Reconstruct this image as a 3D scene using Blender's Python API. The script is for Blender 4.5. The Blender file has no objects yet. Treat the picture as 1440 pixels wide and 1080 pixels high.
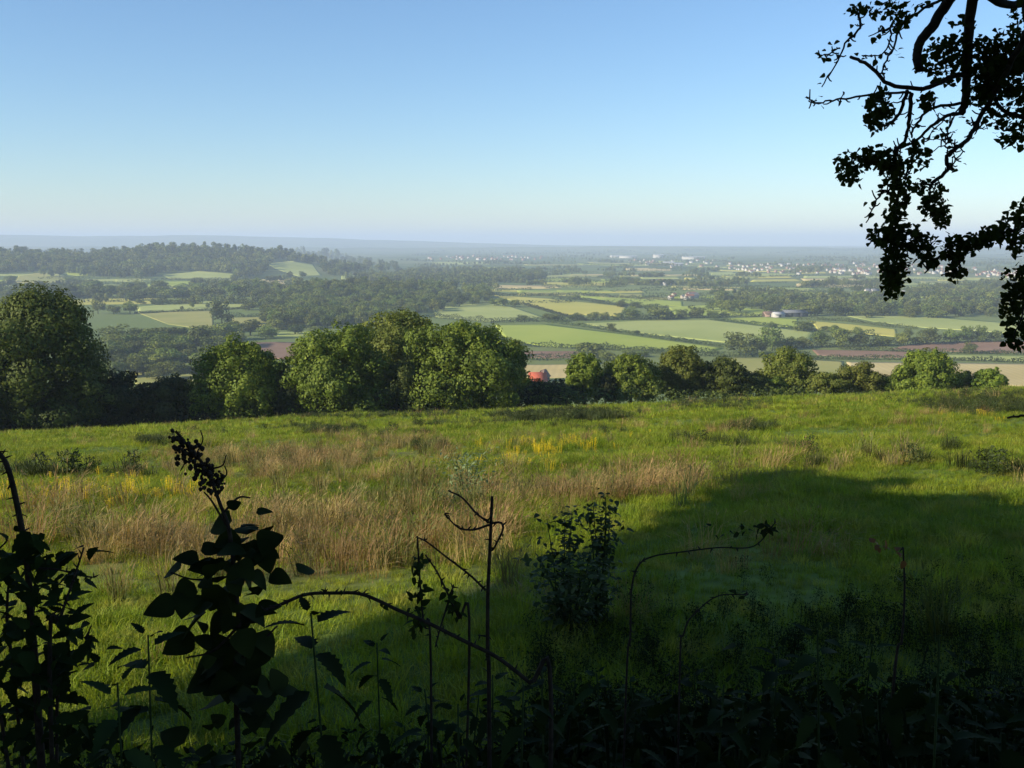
import bpy, math, random
import numpy as np
R = math.radians
rng = np.random.default_rng(11)
random.seed(5)
scene = bpy.context.scene
COL = scene.collection

# ------------------------------------------------------------------ camera
F = 1413.0                     # focal length in photo pixels (1440 wide)
PITCH = R(8.06)
CP, SP = math.cos(PITCH), math.sin(PITCH)
cam_d = bpy.data.cameras.new("camera")
cam = bpy.data.objects.new("camera", cam_d); COL.objects.link(cam)
cam.location = (0, 0, 0); cam.rotation_euler = (R(90) - PITCH, 0, 0)
cam_d.sensor_width = 36; cam_d.lens = 36 * F / 1440
cam_d.clip_start = 0.05; cam_d.clip_end = 200000
scene.camera = cam

def rays(px, py):
    xc = (np.asarray(px, float) - 720) / F; yc = (540 - np.asarray(py, float)) / F
    return np.stack([xc, CP + yc * SP, -SP + yc * CP], -1)

def at(px, py, Y):
    d = rays(px, py)
    return d * (np.asarray(Y, float) / d[..., 1])[..., None]

def project(p):
    p = np.asarray(p, float)
    x, y, z = p[..., 0], p[..., 1], p[..., 2]
    f = y * CP - z * SP; u = y * SP + z * CP
    f = np.where(f < 0.3, 0.3, f)
    return 720 + F * x / f, 540 - F * u / f

# ------------------------------------------------------------------ noise / terrain
def _hash(ix, iy, s):
    n = (ix.astype(np.int64) * 374761393 + iy.astype(np.int64) * 668265263 + s * 974634) & 0x7fffffff
    n = ((n ^ (n >> 13)) * 1274126177) & 0x7fffffff
    return ((n ^ (n >> 16)) & 0xffff) / 65535.0

def vnoise(x, y, s=0):
    ix = np.floor(x); iy = np.floor(y); fx = x - ix; fy = y - iy
    fx = fx * fx * (3 - 2 * fx); fy = fy * fy * (3 - 2 * fy)
    a = _hash(ix, iy, s); b = _hash(ix + 1, iy, s); c = _hash(ix, iy + 1, s); d = _hash(ix + 1, iy + 1, s)
    return (a * (1 - fx) + b * fx) * (1 - fy) + (c * (1 - fx) + d * fx) * fy

def fbm(x, y, s=0, o=3):
    t = 0; a = 1.0; n = 0
    for k in range(o):
        t = t + a * (vnoise(x * 2 ** k, y * 2 ** k, s + k) - .5); n += a; a *= .5
    return t / n * 2

def sstep(a, b, x):
    t = np.clip((x - a) / (b - a), 0, 1); return t * t * (3 - 2 * t)

VALE = -75.0
def height(x, y):
    x = np.asarray(x, float); y = np.asarray(y, float)
    xc = 160 * np.tanh(x / 160); r = np.hypot(x, y) + 1e-6
    az = np.arctan2(x, np.maximum(np.abs(y), 1e-6)); az = np.where(y < 0, np.where(x > 0, 3.14 - az, -3.14 - az), az)
    u = np.tan(np.clip(az, -1.2, 1.2))
    yb = 60 * np.tanh(y / 60) if False else np.where(y < 0, y * .4, y)
    p = -1.8 - .1395 * yb + .042 * xc
    p = p + .45 * fbm(x / 17, y / 17, 3) * sstep(6, 25, r) + .10 * fbm(x / 3.1, y / 3.1, 9) * sstep(3, 8, r)
    rim = 100 + 8 * np.tanh(x / 60) + 3 * fbm(x / 30 + 7, y * 0 + 2, 5)
    d = y - rim
    drop = .22 * (np.sqrt(d * d + 15 ** 2) + d) / 2
    hill = p - drop
    vale = VALE + 2.0 * fbm(x / 420, y / 420, 21) * sstep(500, 900, r)
    f1 = 1 - sstep(-.30, -.09, u)
    vale = vale + (50 + 7 * fbm(u * 9, r / 700, 33)) * f1 * np.exp(-((r - 2650) / 520) ** 2)
    vale = vale + 9 * np.exp(-((u + .31) / .06) ** 2) * np.exp(-((r - 2700) / 420) ** 2) - 7 * np.exp(-((u + .44) / .05) ** 2) * np.exp(-((r - 2700) / 420) ** 2)
    vale = vale + 17 * np.exp(-((u + .17) / .11) ** 2) * np.exp(-((r - 1420) / 190) ** 2)
    far = 1 - sstep(-.35, .12, u)
    vale = vale + (26 + 125 * far) * (1 + .22 * fbm(u * 7, r / 9000, 41, 4)) * np.exp(-((r - 11500) / 1500) ** 2)
    vale = vale + 28 * (1 + 1.1 * fbm(u * 9, r / 5000, 43, 4)) * np.exp(-((r - 8200) / 700) ** 2)
    k = 6.0
    m = np.maximum(hill, vale)
    return m + k * np.log1p(np.exp(-np.abs(hill - vale) / k)) * sstep(120, 260, r)

_HU = np.linspace(-1.0, 1.0, 1001); _HT = np.exp(np.linspace(math.log(150), math.log(40000), 1100))
_HZ = height(_HU[None] * _HT[:, None], np.broadcast_to(_HT[:, None], (1100, 1001)))
def hit(px, py, ymin=150.0):
    """world points where the rays through photo pixels meet the ground"""
    px = np.atleast_1d(np.asarray(px, float)); py = np.atleast_1d(np.asarray(py, float))
    d = rays(px, py); d = d / d[:, 1:2]; n = len(d); T = np.full(n, 40000.0)
    fu = np.clip((d[:, 0] + 1.0) / 2.0 * 1000, 0, 999.999); iu = fu.astype(int); fu = fu - iu
    for c in range(0, n, 4000):
        k = slice(c, c + 4000)
        hz = _HZ[:, iu[k]] * (1 - fu[k]) + _HZ[:, iu[k] + 1] * fu[k]
        df = d[k, 2][None] * _HT[:, None] - hz; neg = df < 0; i = neg.argmax(0); ok = neg.any(0) & (i > 0); i = np.maximum(i, 1)
        m = np.arange(df.shape[1]); f0 = df[i - 1, m]; f1 = df[i, m]; t = _HT[i - 1] + (_HT[i] - _HT[i - 1]) * f0 / (f0 - f1 + 1e-12)
        T[k] = np.where(ok, t, 40000.0)
    p = d * T[:, None]; p[:, 2] = height(p[:, 0], p[:, 1])
    return p

# ------------------------------------------------------------------ mesh helpers
def mesh_np(name, V, faces, smooth=False):
    """faces: list of int arrays (n,k)"""
    me = bpy.data.meshes.new(name)
    V = np.asarray(V, np.float32).reshape(-1, 3)
    faces = [np.asarray(f, np.int32) for f in faces if len(f)]
    me.vertices.add(len(V)); me.vertices.foreach_set("co", V.ravel())
    nl = sum(f.size for f in faces); nf = sum(len(f) for f in faces)
    me.loops.add(nl); me.polygons.add(nf)
    me.loops.foreach_set("vertex_index", np.concatenate([f.ravel() for f in faces]))
    tot = np.concatenate([np.full(len(f), f.shape[1], np.int32) for f in faces])
    st = np.concatenate([[0], np.cumsum(tot)[:-1]]).astype(np.int32)
    me.polygons.foreach_set("loop_start", st)
    try: me.polygons.foreach_set("loop_total", tot)
    except Exception: pass
    if smooth: me.polygons.foreach_set("use_smooth", np.ones(nf, bool))
    me.update(calc_edges=True); me.validate()
    return me

def link(name, me, mat=None, parent=None, loc=None):
    o = bpy.data.objects.new(name, me); COL.objects.link(o)
    if mat is not None and me is not None:
        if len(me.materials) == 0: me.materials.append(mat)
    if parent is not None: o.parent = parent
    if loc is not None: o.location = [float(v) for v in loc]
    return o

def tag(o, label=None, cat=None, group=None, kind=None):
    if label: o["label"] = label
    if cat: o["category"] = cat
    if group: o["group"] = group
    if kind: o["kind"] = kind
    return o

def thing(name, label, cat, loc=(0, 0, 0), group=None):
    o = bpy.data.objects.new(name, None); COL.objects.link(o)
    o.location = [float(v) for v in loc]; o.empty_display_size = .2
    return tag(o, label, cat, group)

class MB:
    def __init__(s): s.V = []; s.F = {}; s.n = 0
    def add(s, V, faces):
        V = np.asarray(V, float).reshape(-1, 3)
        for f in faces:
            f = np.asarray(f, np.int64)
            if f.size: s.F.setdefault(f.shape[1], []).append(f + s.n)
        s.V.append(V); s.n += len(V)
    def mesh(s, name, smooth=False, origin=None):
        V = np.concatenate(s.V)
        if origin is not None: V = V - np.asarray(origin, float)
        return mesh_np(name, V, [np.concatenate(v) for v in s.F.values()], smooth)

def unit(v): return v / (np.linalg.norm(v, axis=-1, keepdims=True) + 1e-12)

def frames(nrm, g):
    """random tangent frames around normals"""
    nrm = unit(nrm); a = g.normal(size=nrm.shape)
    t = unit(np.cross(nrm, a)); b = np.cross(nrm, t)
    return t, b, nrm

def quads(C, N, size, g, asp=.7):
    """leaf cards: pointed hexagon-ish quads at C facing N"""
    t, b, n = frames(N, g); n_ = len(C)
    s = (np.broadcast_to(np.asarray(size, float), (n_,)) * g.uniform(.45, 1.5, n_))[:, None]
    V = np.stack([C - t * s * .5, C + b * s * asp * .45 - t * s * .08, C + t * s * .5, C - b * s * asp * .45 + t * s * .05], 1)
    V[:, 1] += n * s * .12; V[:, 3] += n * s * .12
    return V.reshape(-1, 3), np.arange(4 * n_).reshape(-1, 4)

def stamp(T, faces, mats, offs):
    """copies of a template (k,3) by matrices (n,3,3) and offsets"""
    V = np.einsum('nij,kj->nki', mats, T) + offs[:, None, :]
    k = len(T); n = len(offs)
    return V.reshape(-1, 3), [(f[None] + (np.arange(n) * k)[:, None, None]).reshape(-1, f.shape[1]) for f in faces]

def tube(P, rad, sides=6, cap=True):
    P = np.asarray(P, float); n = len(P); rad = np.broadcast_to(np.asarray(rad, float), (n,))
    T = unit(np.gradient(P, axis=0)); ref = np.array([.31, .95, .05]) if abs(T[0][1]) < .8 else np.array([1., 0, .1])
    V = []
    for i in range(n):
        a = unit(np.cross(T[i], ref)); b = np.cross(T[i], a); ref = -np.cross(T[i], a) if False else ref
        th = np.arange(sides) * 2 * math.pi / sides
        V.append(P[i] + rad[i] * (np.cos(th)[:, None] * a + np.sin(th)[:, None] * b))
    V = np.concatenate(V); i = np.arange(n - 1)[:, None] * sides; j = np.arange(sides)[None]; j2 = (j + 1) % sides
    Q = np.stack([i + j, i + j2, i + sides + j2, i + sides + j], -1).reshape(-1, 4)
    fs = [Q]
    if cap: fs.append(np.array([list(range(sides))[::-1], [(n - 1) * sides + k for k in range(sides)]]))
    return V, fs

def spline(P, m=6):
    P = np.asarray(P, float)
    if len(P) < 3: return np.array([P[0] + (P[-1] - P[0]) * t for t in np.linspace(0, 1, m)])
    Q = np.vstack([2 * P[0] - P[1], P, 2 * P[-1] - P[-2]]); out = []
    for i in range(1, len(Q) - 2):
        for t in np.linspace(0, 1, m, endpoint=False):
            out.append(.5 * ((2 * Q[i]) + (-Q[i - 1] + Q[i + 1]) * t + (2 * Q[i - 1] - 5 * Q[i] + 4 * Q[i + 1] - Q[i + 2]) * t * t + (-Q[i - 1] + 3 * Q[i] - 3 * Q[i + 1] + Q[i + 2]) * t ** 3))
    out.append(Q[-2]); return np.array(out)

# ------------------------------------------------------------------ materials
def new_mat(name):
    m = bpy.data.materials.new(name); m.use_nodes = True
    nt = m.node_tree; nt.nodes.clear(); return m, nt

def mixrgb(nt, fac, a, b, mode='MIX'):
    n = nt.nodes.new('ShaderNodeMix'); n.data_type = 'RGBA'; n.blend_type = mode
    for s, v in ((n.inputs[0], fac), (n.inputs[6], a), (n.inputs[7], b)):
        if hasattr(v, 'is_output') or isinstance(v, bpy.types.NodeSocket): nt.links.new(v, s)
        elif isinstance(v, (int, float)): s.default_value = v
        else: s.default_value = (*v, 1)
    return n.outputs[2]

def noise(nt, scale, detail=2, vec=None, lo=.35, hi=.65):
    n = nt.nodes.new('ShaderNodeTexNoise'); n.inputs['Scale'].default_value = scale; n.inputs['Detail'].default_value = detail
    if vec is None:
        g = nt.nodes.new('ShaderNodeNewGeometry'); vec = g.outputs['Position']
    nt.links.new(vec, n.inputs['Vector'])
    mr = nt.nodes.new('ShaderNodeMapRange'); mr.inputs[1].default_value = lo; mr.inputs[2].default_value = hi
    nt.links.new(n.outputs['Fac'], mr.inputs[0]); return mr.outputs[0]

def leafy(name, c1, c2, scale=.5, trans=.3, c3=None, rough=.62, spec=.18, rnd=True, tcol=None, vr=(.6, 1.38), hr=(.468, .504)):
    m, nt = new_mat(name)
    col = mixrgb(nt, noise(nt, scale), c1, c2)
    if c3 is not None: col = mixrgb(nt, noise(nt, scale * 5.3, 1, None, .5, .72), col, c3)
    if rnd:
        oi = nt.nodes.new('ShaderNodeObjectInfo'); hs = nt.nodes.new('ShaderNodeHueSaturation')
        mr = nt.nodes.new('ShaderNodeMapRange'); mr.inputs[3].default_value = vr[0]; mr.inputs[4].default_value = vr[1]
        nt.links.new(oi.outputs['Random'], mr.inputs[0]); nt.links.new(mr.outputs[0], hs.inputs['Value'])
        mh = nt.nodes.new('ShaderNodeMath'); mh.operation = 'MULTIPLY'; mh.inputs[1].default_value = 7.31
        nt.links.new(oi.outputs['Random'], mh.inputs[0])
        fr = nt.nodes.new('ShaderNodeMath'); fr.operation = 'FRACT'; nt.links.new(mh.outputs[0], fr.inputs[0])
        m2 = nt.nodes.new('ShaderNodeMapRange'); m2.inputs[3].default_value = hr[0]; m2.inputs[4].default_value = hr[1]
        nt.links.new(fr.outputs[0], m2.inputs[0]); nt.links.new(m2.outputs[0], hs.inputs['Hue'])
        nt.links.new(col, hs.inputs['Color']); col = hs.outputs['Color']
    pb = nt.nodes.new('ShaderNodeBsdfPrincipled'); pb.inputs['Roughness'].default_value = rough
    pb.inputs['Specular IOR Level'].default_value = spec
    nt.links.new(col, pb.inputs['Base Color']); sh = pb.outputs[0]
    if trans > 0:
        tr = nt.nodes.new('ShaderNodeBsdfTranslucent')
        nt.links.new(mixrgb(nt, 1.0, col, tcol or (1.3, 1.25, .6), 'MULTIPLY'), tr.inputs['Color'])
        mx = nt.nodes.new('ShaderNodeMixShader'); mx.inputs[0].default_value = trans
        nt.links.new(sh, mx.inputs[1]); nt.links.new(tr.outputs[0], mx.inputs[2]); sh = mx.outputs[0]
    out = nt.nodes.new('ShaderNodeOutputMaterial'); nt.links.new(sh, out.inputs['Surface'])
    return m

def plain(name, c1, c2, scale=1.0, rough=.9, detail=3, stripe=None):
    m, nt = new_mat(name)
    col = mixrgb(nt, noise(nt, scale, detail), c1, c2)
    if stripe:
        w = nt.nodes.new('ShaderNodeTexWave'); w.inputs['Scale'].default_value = stripe[0]; w.inputs['Distortion'].default_value = 1.5
        w.inputs['Detail'].default_value = 1
        g = nt.nodes.new('ShaderNodeNewGeometry'); mp = nt.nodes.new('ShaderNodeMapping'); mp.inputs['Rotation'].default_value = (0, 0, stripe[1])
        nt.links.new(g.outputs['Position'], mp.inputs[0]); nt.links.new(mp.outputs[0], w.inputs['Vector'])
        col = mixrgb(nt, mixrgb(nt, stripe[2], (0, 0, 0), w.outputs['Color']), col, stripe[3])
    pb = nt.nodes.new('ShaderNodeBsdfPrincipled'); pb.inputs['Roughness'].default_value = rough
    pb.inputs['Specular IOR Level'].default_value = .15
    nt.links.new(col, pb.inputs['Base Color'])
    out = nt.nodes.new('ShaderNodeOutputMaterial'); nt.links.new(pb.outputs[0], out.inputs['Surface'])
    return m

M = {}
M['bark'] = plain('bark', (.045, .035, .025), (.09, .075, .055), 9)
M['bark_dark'] = plain('bark_dark', (.02, .016, .012), (.04, .032, .025), 40)
M['stem_dark'] = plain('stem_dark', (.03, .022, .016), (.055, .04, .03), 60)
M['stem_green'] = plain('stem_green', (.03, .05, .015), (.05, .075, .025), 40)
M['tree'] = leafy('tree_leaves', (.062, .110, .013), (.125, .195, .024), .5, .24, (.20, .265, .03), vr=(.82, 1.08), hr=(.474, .494))
M['tree_olive'] = leafy('olive_leaves', (.070, .104, .015), (.135, .168, .028), .5, .24, (.20, .215, .038), vr=(.82, 1.08), hr=(.474, .494))
M['tree_dark'] = leafy('dark_leaves', (.038, .062, .011), (.075, .11, .02), .45, .2, (.12, .15, .024), vr=(.82, 1.08), hr=(.474, .494))
M['tree_far'] = leafy('far_leaves', (.068, .100, .021), (.138, .168, .033), .03, .18)
M['tree_mid'] = leafy('mid_leaves', (.065, .105, .019), (.138, .175, .031), .06, .2)
M['thorn'] = leafy('thorn_hedge', (.018, .028, .010), (.040, .055, .016), .8, .15, (.055, .06, .02))  # very dark leaf colour stands in for shade at the tree feet
M['hedge'] = leafy('hedge_leaves', (.024, .042, .012), (.052, .076, .018), .05, .12)
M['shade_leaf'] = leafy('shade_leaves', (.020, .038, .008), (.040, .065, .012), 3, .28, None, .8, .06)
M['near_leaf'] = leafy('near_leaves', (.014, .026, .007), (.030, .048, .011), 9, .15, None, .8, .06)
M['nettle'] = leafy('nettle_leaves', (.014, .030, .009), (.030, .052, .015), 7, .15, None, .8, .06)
M['dry_leaf'] = leafy('dry_leaf', (.16, .09, .03), (.26, .15, .05), 12, .3)
M['willow'] = leafy('willow_leaves', (.10, .15, .06), (.19, .24, .12), 3, .3)
M['grass'] = leafy('grass_blades', (.118, .19, .014), (.205, .272, .022), .33, .45, (.27, .285, .05))
M['rush'] = leafy('rush_blades', (.10, .14, .03), (.22, .18, .08), .5, .3)
M['dry'] = leafy('dry_grass', (.235, .17, .062), (.36, .275, .11), .5, .35)
M['dock'] = leafy('dock_leaves', (.024, .040, .011), (.058, .078, .022), .9, .2)  # leaf colour darkened to the look of shadowed rushes
M['yellow'] = leafy('buttercup_petals', (.62, .46, .01), (.75, .56, .02), 3, .3, rnd=False)
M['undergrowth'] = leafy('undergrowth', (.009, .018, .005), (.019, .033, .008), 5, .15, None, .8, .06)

# ------------------------------------------------------------------ world, sun, haze
SUN_EL = R(23.0); SUN_AZ = R(245.0)     # compass-like: clockwise from +Y, where the sun stands
SUN = np.array([math.sin(SUN_AZ) * math.cos(SUN_EL), math.cos(SUN_AZ) * math.cos(SUN_EL), math.sin(SUN_EL)])
world = bpy.data.worlds.new("World"); scene.world = world; world.use_nodes = True
nt = world.node_tree; nt.nodes.clear()
sky = nt.nodes.new('ShaderNodeTexSky'); sky.sky_type = 'NISHITA'; sky.sun_disc = False
sky.sun_elevation = SUN_EL; sky.sun_rotation = SUN_AZ; sky.altitude = 150
sky.air_density = 1.1; sky.dust_density = 0.1; sky.ozone_density = 5.5
bg = nt.nodes.new('ShaderNodeBackground'); bg.inputs[1].default_value = .102
wo = nt.nodes.new('ShaderNodeOutputWorld')
nt.links.new(sky.outputs[0], bg.inputs[0]); nt.links.new(bg.outputs[0], wo.inputs[0])
sd = bpy.data.lights.new("sun", 'SUN'); sd.energy = 4.9; sd.angle = R(.53); sd.color = (1, .90, .70)
so = bpy.data.objects.new("sun", sd); COL.objects.link(so)
from mathutils import Vector
so.rotation_euler = Vector(SUN).to_track_quat('Z', 'Y').to_euler()
so.location = (-60, -50, 60)

def box_mesh(name, lo, hi):
    x0, y0, z0 = lo; x1, y1, z1 = hi
    V = [(x0, y0, z0), (x1, y0, z0), (x1, y1, z0), (x0, y1, z0), (x0, y0, z1), (x1, y0, z1), (x1, y1, z1), (x0, y1, z1)]
    return mesh_np(name, V, [np.array([(0, 3, 2, 1), (4, 5, 6, 7), (0, 1, 5, 4), (1, 2, 6, 5), (2, 3, 7, 6), (3, 0, 4, 7)])])
HAZE = 1
GR = 26000.0
if HAZE:
    m, nt = new_mat('haze'); v = nt.nodes.new('ShaderNodeVolumePrincipled')
    v.inputs['Color'].default_value = (.66, .78, 1.0, 1); v.inputs['Density'].default_value = 1.55e-4
    v.inputs['Anisotropy'].default_value = 0.0
    out = nt.nodes.new('ShaderNodeOutputMaterial'); nt.links.new(v.outputs[0], out.inputs['Volume'])
    o = link('haze', box_mesh('haze', (-GR - 500, -GR - 500, -140), (GR + 500, GR + 500, 135)), m)
    tag(o, 'pale blue morning haze lying over the whole vale', None, None, 'stuff')

# ------------------------------------------------------------------ zones of the near meadow (plants of other colours; the dark left band also carries shade)
def blobs(px, py, L):
    t = np.zeros(np.shape(px))
    for cx, cy, rx, ry, w in L:
        t = np.maximum(t, w * np.exp(-(((px - cx) / rx) ** 2 + ((py - cy) / ry) ** 2) * .9))
    return t
BROWN = [(420, 648, 170, 17, .9), (580, 634, 110, 12, .8), (330, 665, 120, 14, .7), (250, 745, 190, 40, 1), (430, 745, 150, 45, .9), (560, 715, 150, 38, 1), (760, 695, 130, 22, .9),
         (900, 688, 110, 16, .8), (1250, 652, 60, 13, .8), (650, 760, 120, 38, .7), (170, 800, 110, 40, .7), (700, 820, 90, 30, .5), (470, 800, 130, 40, .6)]
YELLOW = [(110, 700, 150, 17, 1), (250, 690, 70, 8, .7), (760, 632, 80, 13, 1.1), (735, 658, 60, 10, 1.1), (900, 610, 60, 6, .5), (1380, 590, 80, 8, .5), (850, 618, 90, 8, .5)]
DARK = [(70, 670, 150, 6.5, 1.0), (790, 590, 105, 8, 1.2), (1390, 568, 110, 14, 1), (1010, 570, 75, 9, 1), (1150, 553, 90, 6, .8), (590, 630, 60, 4, .7), (1060, 604, 40, 7, .8), (1330, 632, 28, 6, .9), (215, 625, 28, 5, .9),  # first entry: rush band with its shadow put into the colour
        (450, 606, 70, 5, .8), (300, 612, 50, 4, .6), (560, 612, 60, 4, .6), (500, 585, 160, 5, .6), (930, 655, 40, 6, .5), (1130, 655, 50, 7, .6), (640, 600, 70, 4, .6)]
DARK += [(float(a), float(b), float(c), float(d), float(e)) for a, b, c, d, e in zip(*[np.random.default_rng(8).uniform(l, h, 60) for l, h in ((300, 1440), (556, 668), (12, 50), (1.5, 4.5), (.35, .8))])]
def zones(P):
    px, py = project(P)
    x, y = P[..., 0], P[..., 1]
    n = fbm(x / 2.6, y / 2.6, 51, 3); n2 = fbm(x / 5, y / 5, 61, 3)
    inside = (y > 3)
    b = np.clip(blobs(px, py, BROWN) + .35 * n, 0, 1) * inside
    ye = np.clip(blobs(px, py, YELLOW) + .3 * n2 - .1, 0, 1) * inside
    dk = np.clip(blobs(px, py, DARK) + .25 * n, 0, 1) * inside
    return b, ye, dk

# ------------------------------------------------------------------ ground sheet
def build_ground():
    rr = [0.4]
    while rr[-1] < GR:
        r = rr[-1]
        k = 1.05 if r < 3 else 1.02 if r < 160 else 1.012 if r < 400 else 1.007 if r < 4500 else 1.02
        rr.append(min(GR, r * k))
    rr = np.array(rr)
    a = np.concatenate([np.arange(-50, 50, .2), np.arange(50, 310, 3.0)]); th = np.radians(a)
    X = rr[:, None] * np.sin(th)[None]; Y = rr[:, None] * np.cos(th)[None]; Z = height(X, Y)
    V = np.stack([X, Y, Z], -1).reshape(-1, 3); nr, na = X.shape
    i = np.arange(nr - 1)[:, None] * na; j = np.arange(na)[None]; j2 = (j + 1) % na
    Q = np.stack([i + j, i + na + j, i + na + j2, i + j2], -1).reshape(-1, 4)
    V = np.vstack([V, [[0, 0, float(height(0, 0))]]]); c = len(V) - 1
    T = np.stack([np.full(na, c), np.arange(na), (np.arange(na) + 1) % na], -1)
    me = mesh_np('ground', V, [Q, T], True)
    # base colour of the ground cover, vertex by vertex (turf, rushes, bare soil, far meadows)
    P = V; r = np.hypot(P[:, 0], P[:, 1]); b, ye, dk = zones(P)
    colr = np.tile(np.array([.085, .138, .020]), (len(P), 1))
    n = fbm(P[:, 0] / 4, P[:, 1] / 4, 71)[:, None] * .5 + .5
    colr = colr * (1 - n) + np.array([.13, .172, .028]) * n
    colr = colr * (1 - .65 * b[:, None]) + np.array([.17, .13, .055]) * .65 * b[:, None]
    colr = colr * (1 - .6 * dk[:, None]) + np.array([.05, .07, .028]) * .6 * dk[:, None]  # dark plants, plus the painted shade of the left band
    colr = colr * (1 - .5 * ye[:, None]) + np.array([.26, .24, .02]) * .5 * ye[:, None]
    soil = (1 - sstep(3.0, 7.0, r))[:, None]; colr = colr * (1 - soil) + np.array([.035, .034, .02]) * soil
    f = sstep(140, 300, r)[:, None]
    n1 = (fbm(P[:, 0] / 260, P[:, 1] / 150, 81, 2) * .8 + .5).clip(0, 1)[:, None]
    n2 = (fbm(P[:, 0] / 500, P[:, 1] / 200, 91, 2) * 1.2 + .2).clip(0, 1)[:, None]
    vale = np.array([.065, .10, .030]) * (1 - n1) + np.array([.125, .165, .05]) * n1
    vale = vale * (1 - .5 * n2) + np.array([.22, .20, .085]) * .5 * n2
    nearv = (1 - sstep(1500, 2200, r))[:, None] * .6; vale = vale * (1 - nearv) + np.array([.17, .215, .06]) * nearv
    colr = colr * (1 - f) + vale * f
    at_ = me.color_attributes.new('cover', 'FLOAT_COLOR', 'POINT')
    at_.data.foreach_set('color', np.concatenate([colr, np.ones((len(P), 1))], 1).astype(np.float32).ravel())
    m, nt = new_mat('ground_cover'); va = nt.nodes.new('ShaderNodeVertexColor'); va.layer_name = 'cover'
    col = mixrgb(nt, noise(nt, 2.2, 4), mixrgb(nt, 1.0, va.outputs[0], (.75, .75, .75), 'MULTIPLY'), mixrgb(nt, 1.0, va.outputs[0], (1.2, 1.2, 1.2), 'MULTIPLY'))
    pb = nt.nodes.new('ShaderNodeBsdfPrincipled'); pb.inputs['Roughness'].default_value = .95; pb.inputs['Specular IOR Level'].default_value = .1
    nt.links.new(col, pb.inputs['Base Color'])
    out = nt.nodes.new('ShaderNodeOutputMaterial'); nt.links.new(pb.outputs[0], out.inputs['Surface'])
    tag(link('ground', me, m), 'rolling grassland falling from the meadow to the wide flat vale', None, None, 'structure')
build_ground()

# ------------------------------------------------------------------ scatter of uncountable plants
def scatter(name, P, scale, sources, label, tilt=.12, g=rng):
    """one object of kind stuff: points with instanced tufts"""
    P = np.asarray(P, float); n = len(P)
    me = mesh_np(name, P, []) if False else bpy.data.meshes.new(name)
    me.vertices.add(n); me.vertices.foreach_set('co', P.astype(np.float32).ravel())
    def attr(nm, ty, dat):
        a_ = me.attributes.new(nm, ty, 'POINT'); a_.data.foreach_set('vector' if ty == 'FLOAT_VECTOR' else 'value', np.asarray(dat, np.int32 if ty == 'INT' else np.float32).ravel())
    attr('sc', 'FLOAT', np.broadcast_to(scale, (n,)))
    rot = np.stack([g.normal(0, tilt, n), g.normal(0, tilt, n), g.uniform(0, 6.283, n)], -1)
    attr('rt', 'FLOAT_VECTOR', rot); attr('ix', 'INT', g.integers(0, len(sources), n))
    o = link(name, me); tag(o, label, None, None, 'stuff')
    col = bpy.data.collections.new(name + ' source')
    for k, (sm, mt) in enumerate(sources):
        if len(sm.materials) == 0: sm.materials.append(mt)
        so_ = bpy.data.objects.new('%s_%02d' % (name, k), sm); col.objects.link(so_)
    ng = bpy.data.node_groups.new(name, 'GeometryNodeTree')
    ng.interface.new_socket('Geometry', in_out='INPUT', socket_type='NodeSocketGeometry')
    ng.interface.new_socket('Geometry', in_out='OUTPUT', socket_type='NodeSocketGeometry')
    N = ng.nodes; L = ng.links
    gi = N.new('NodeGroupInput'); go = N.new('NodeGroupOutput'); ip = N.new('GeometryNodeInstanceOnPoints')
    ci = N.new('GeometryNodeCollectionInfo'); ci.inputs['Collection'].default_value = col
    ci.inputs['Separate Children'].default_value = True; ci.inputs['Reset Children'].default_value = True
    def na(nm, ty):
        a_ = N.new('GeometryNodeInputNamedAttribute'); a_.data_type = ty; a_.inputs['Name'].default_value = nm
        return a_.outputs['Attribute']
    L.new(gi.outputs[0], ip.inputs['Points']); L.new(ci.outputs[0], ip.inputs['Instance'])
    ip.inputs['Pick Instance'].default_value = True
    L.new(na('ix', 'INT'), ip.inputs['Instance Index']); L.new(na('rt', 'FLOAT_VECTOR'), ip.inputs['Rotation']); L.new(na('sc', 'FLOAT'), ip.inputs['Scale'])
    L.new(ip.outputs[0], go.inputs[0])
    md = o.modifiers.new('scatter', 'NODES'); md.node_group = ng
    return o

def tuft(name, n, h, spread, lean, width, g, heads=0, headw=.02):
    V = []; Q = []; T = []; k = 0
    for i in range(n):
        a = g.uniform(0, 6.283); r = spread * math.sqrt(g.uniform()); b = np.array([r * math.cos(a), r * math.sin(a), -.04])
        a2 = a + g.normal(0, .8); ln = abs(g.normal(lean, lean * .5)); hh = h * g.uniform(.55, 1.1)
        d = np.array([math.cos(a2), math.sin(a2), 0]); s = np.array([-d[1], d[0], 0]) * width * g.uniform(.7, 1.3) / 2
        p1 = b + d * ln * hh * .25 + np.array([0, 0, hh * .55]); p2 = b + d * ln * hh * .9 + np.array([0, 0, hh * (1 - .25 * ln)])
        V += [b - s, b + s, p1 + s * .8, p1 - s * .8, p2]; Q.append([k, k + 1, k + 2, k + 3]); T.append([k + 3, k + 2, k + 4]); k += 5
        if heads and g.uniform() < heads:
            e = unit(p2 - p1); w = s / width * headw * 2; q = p2 - e * .14 * h
            V += [q, q + (p2 - q) * .5 + w, p2 + e * .03, q + (p2 - q) * .5 - w]; Q.append([k, k + 1, k + 2, k + 3]); k += 4
    return mesh_np(name, np.array(V), [np.array(Q), np.array(T)])

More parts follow.
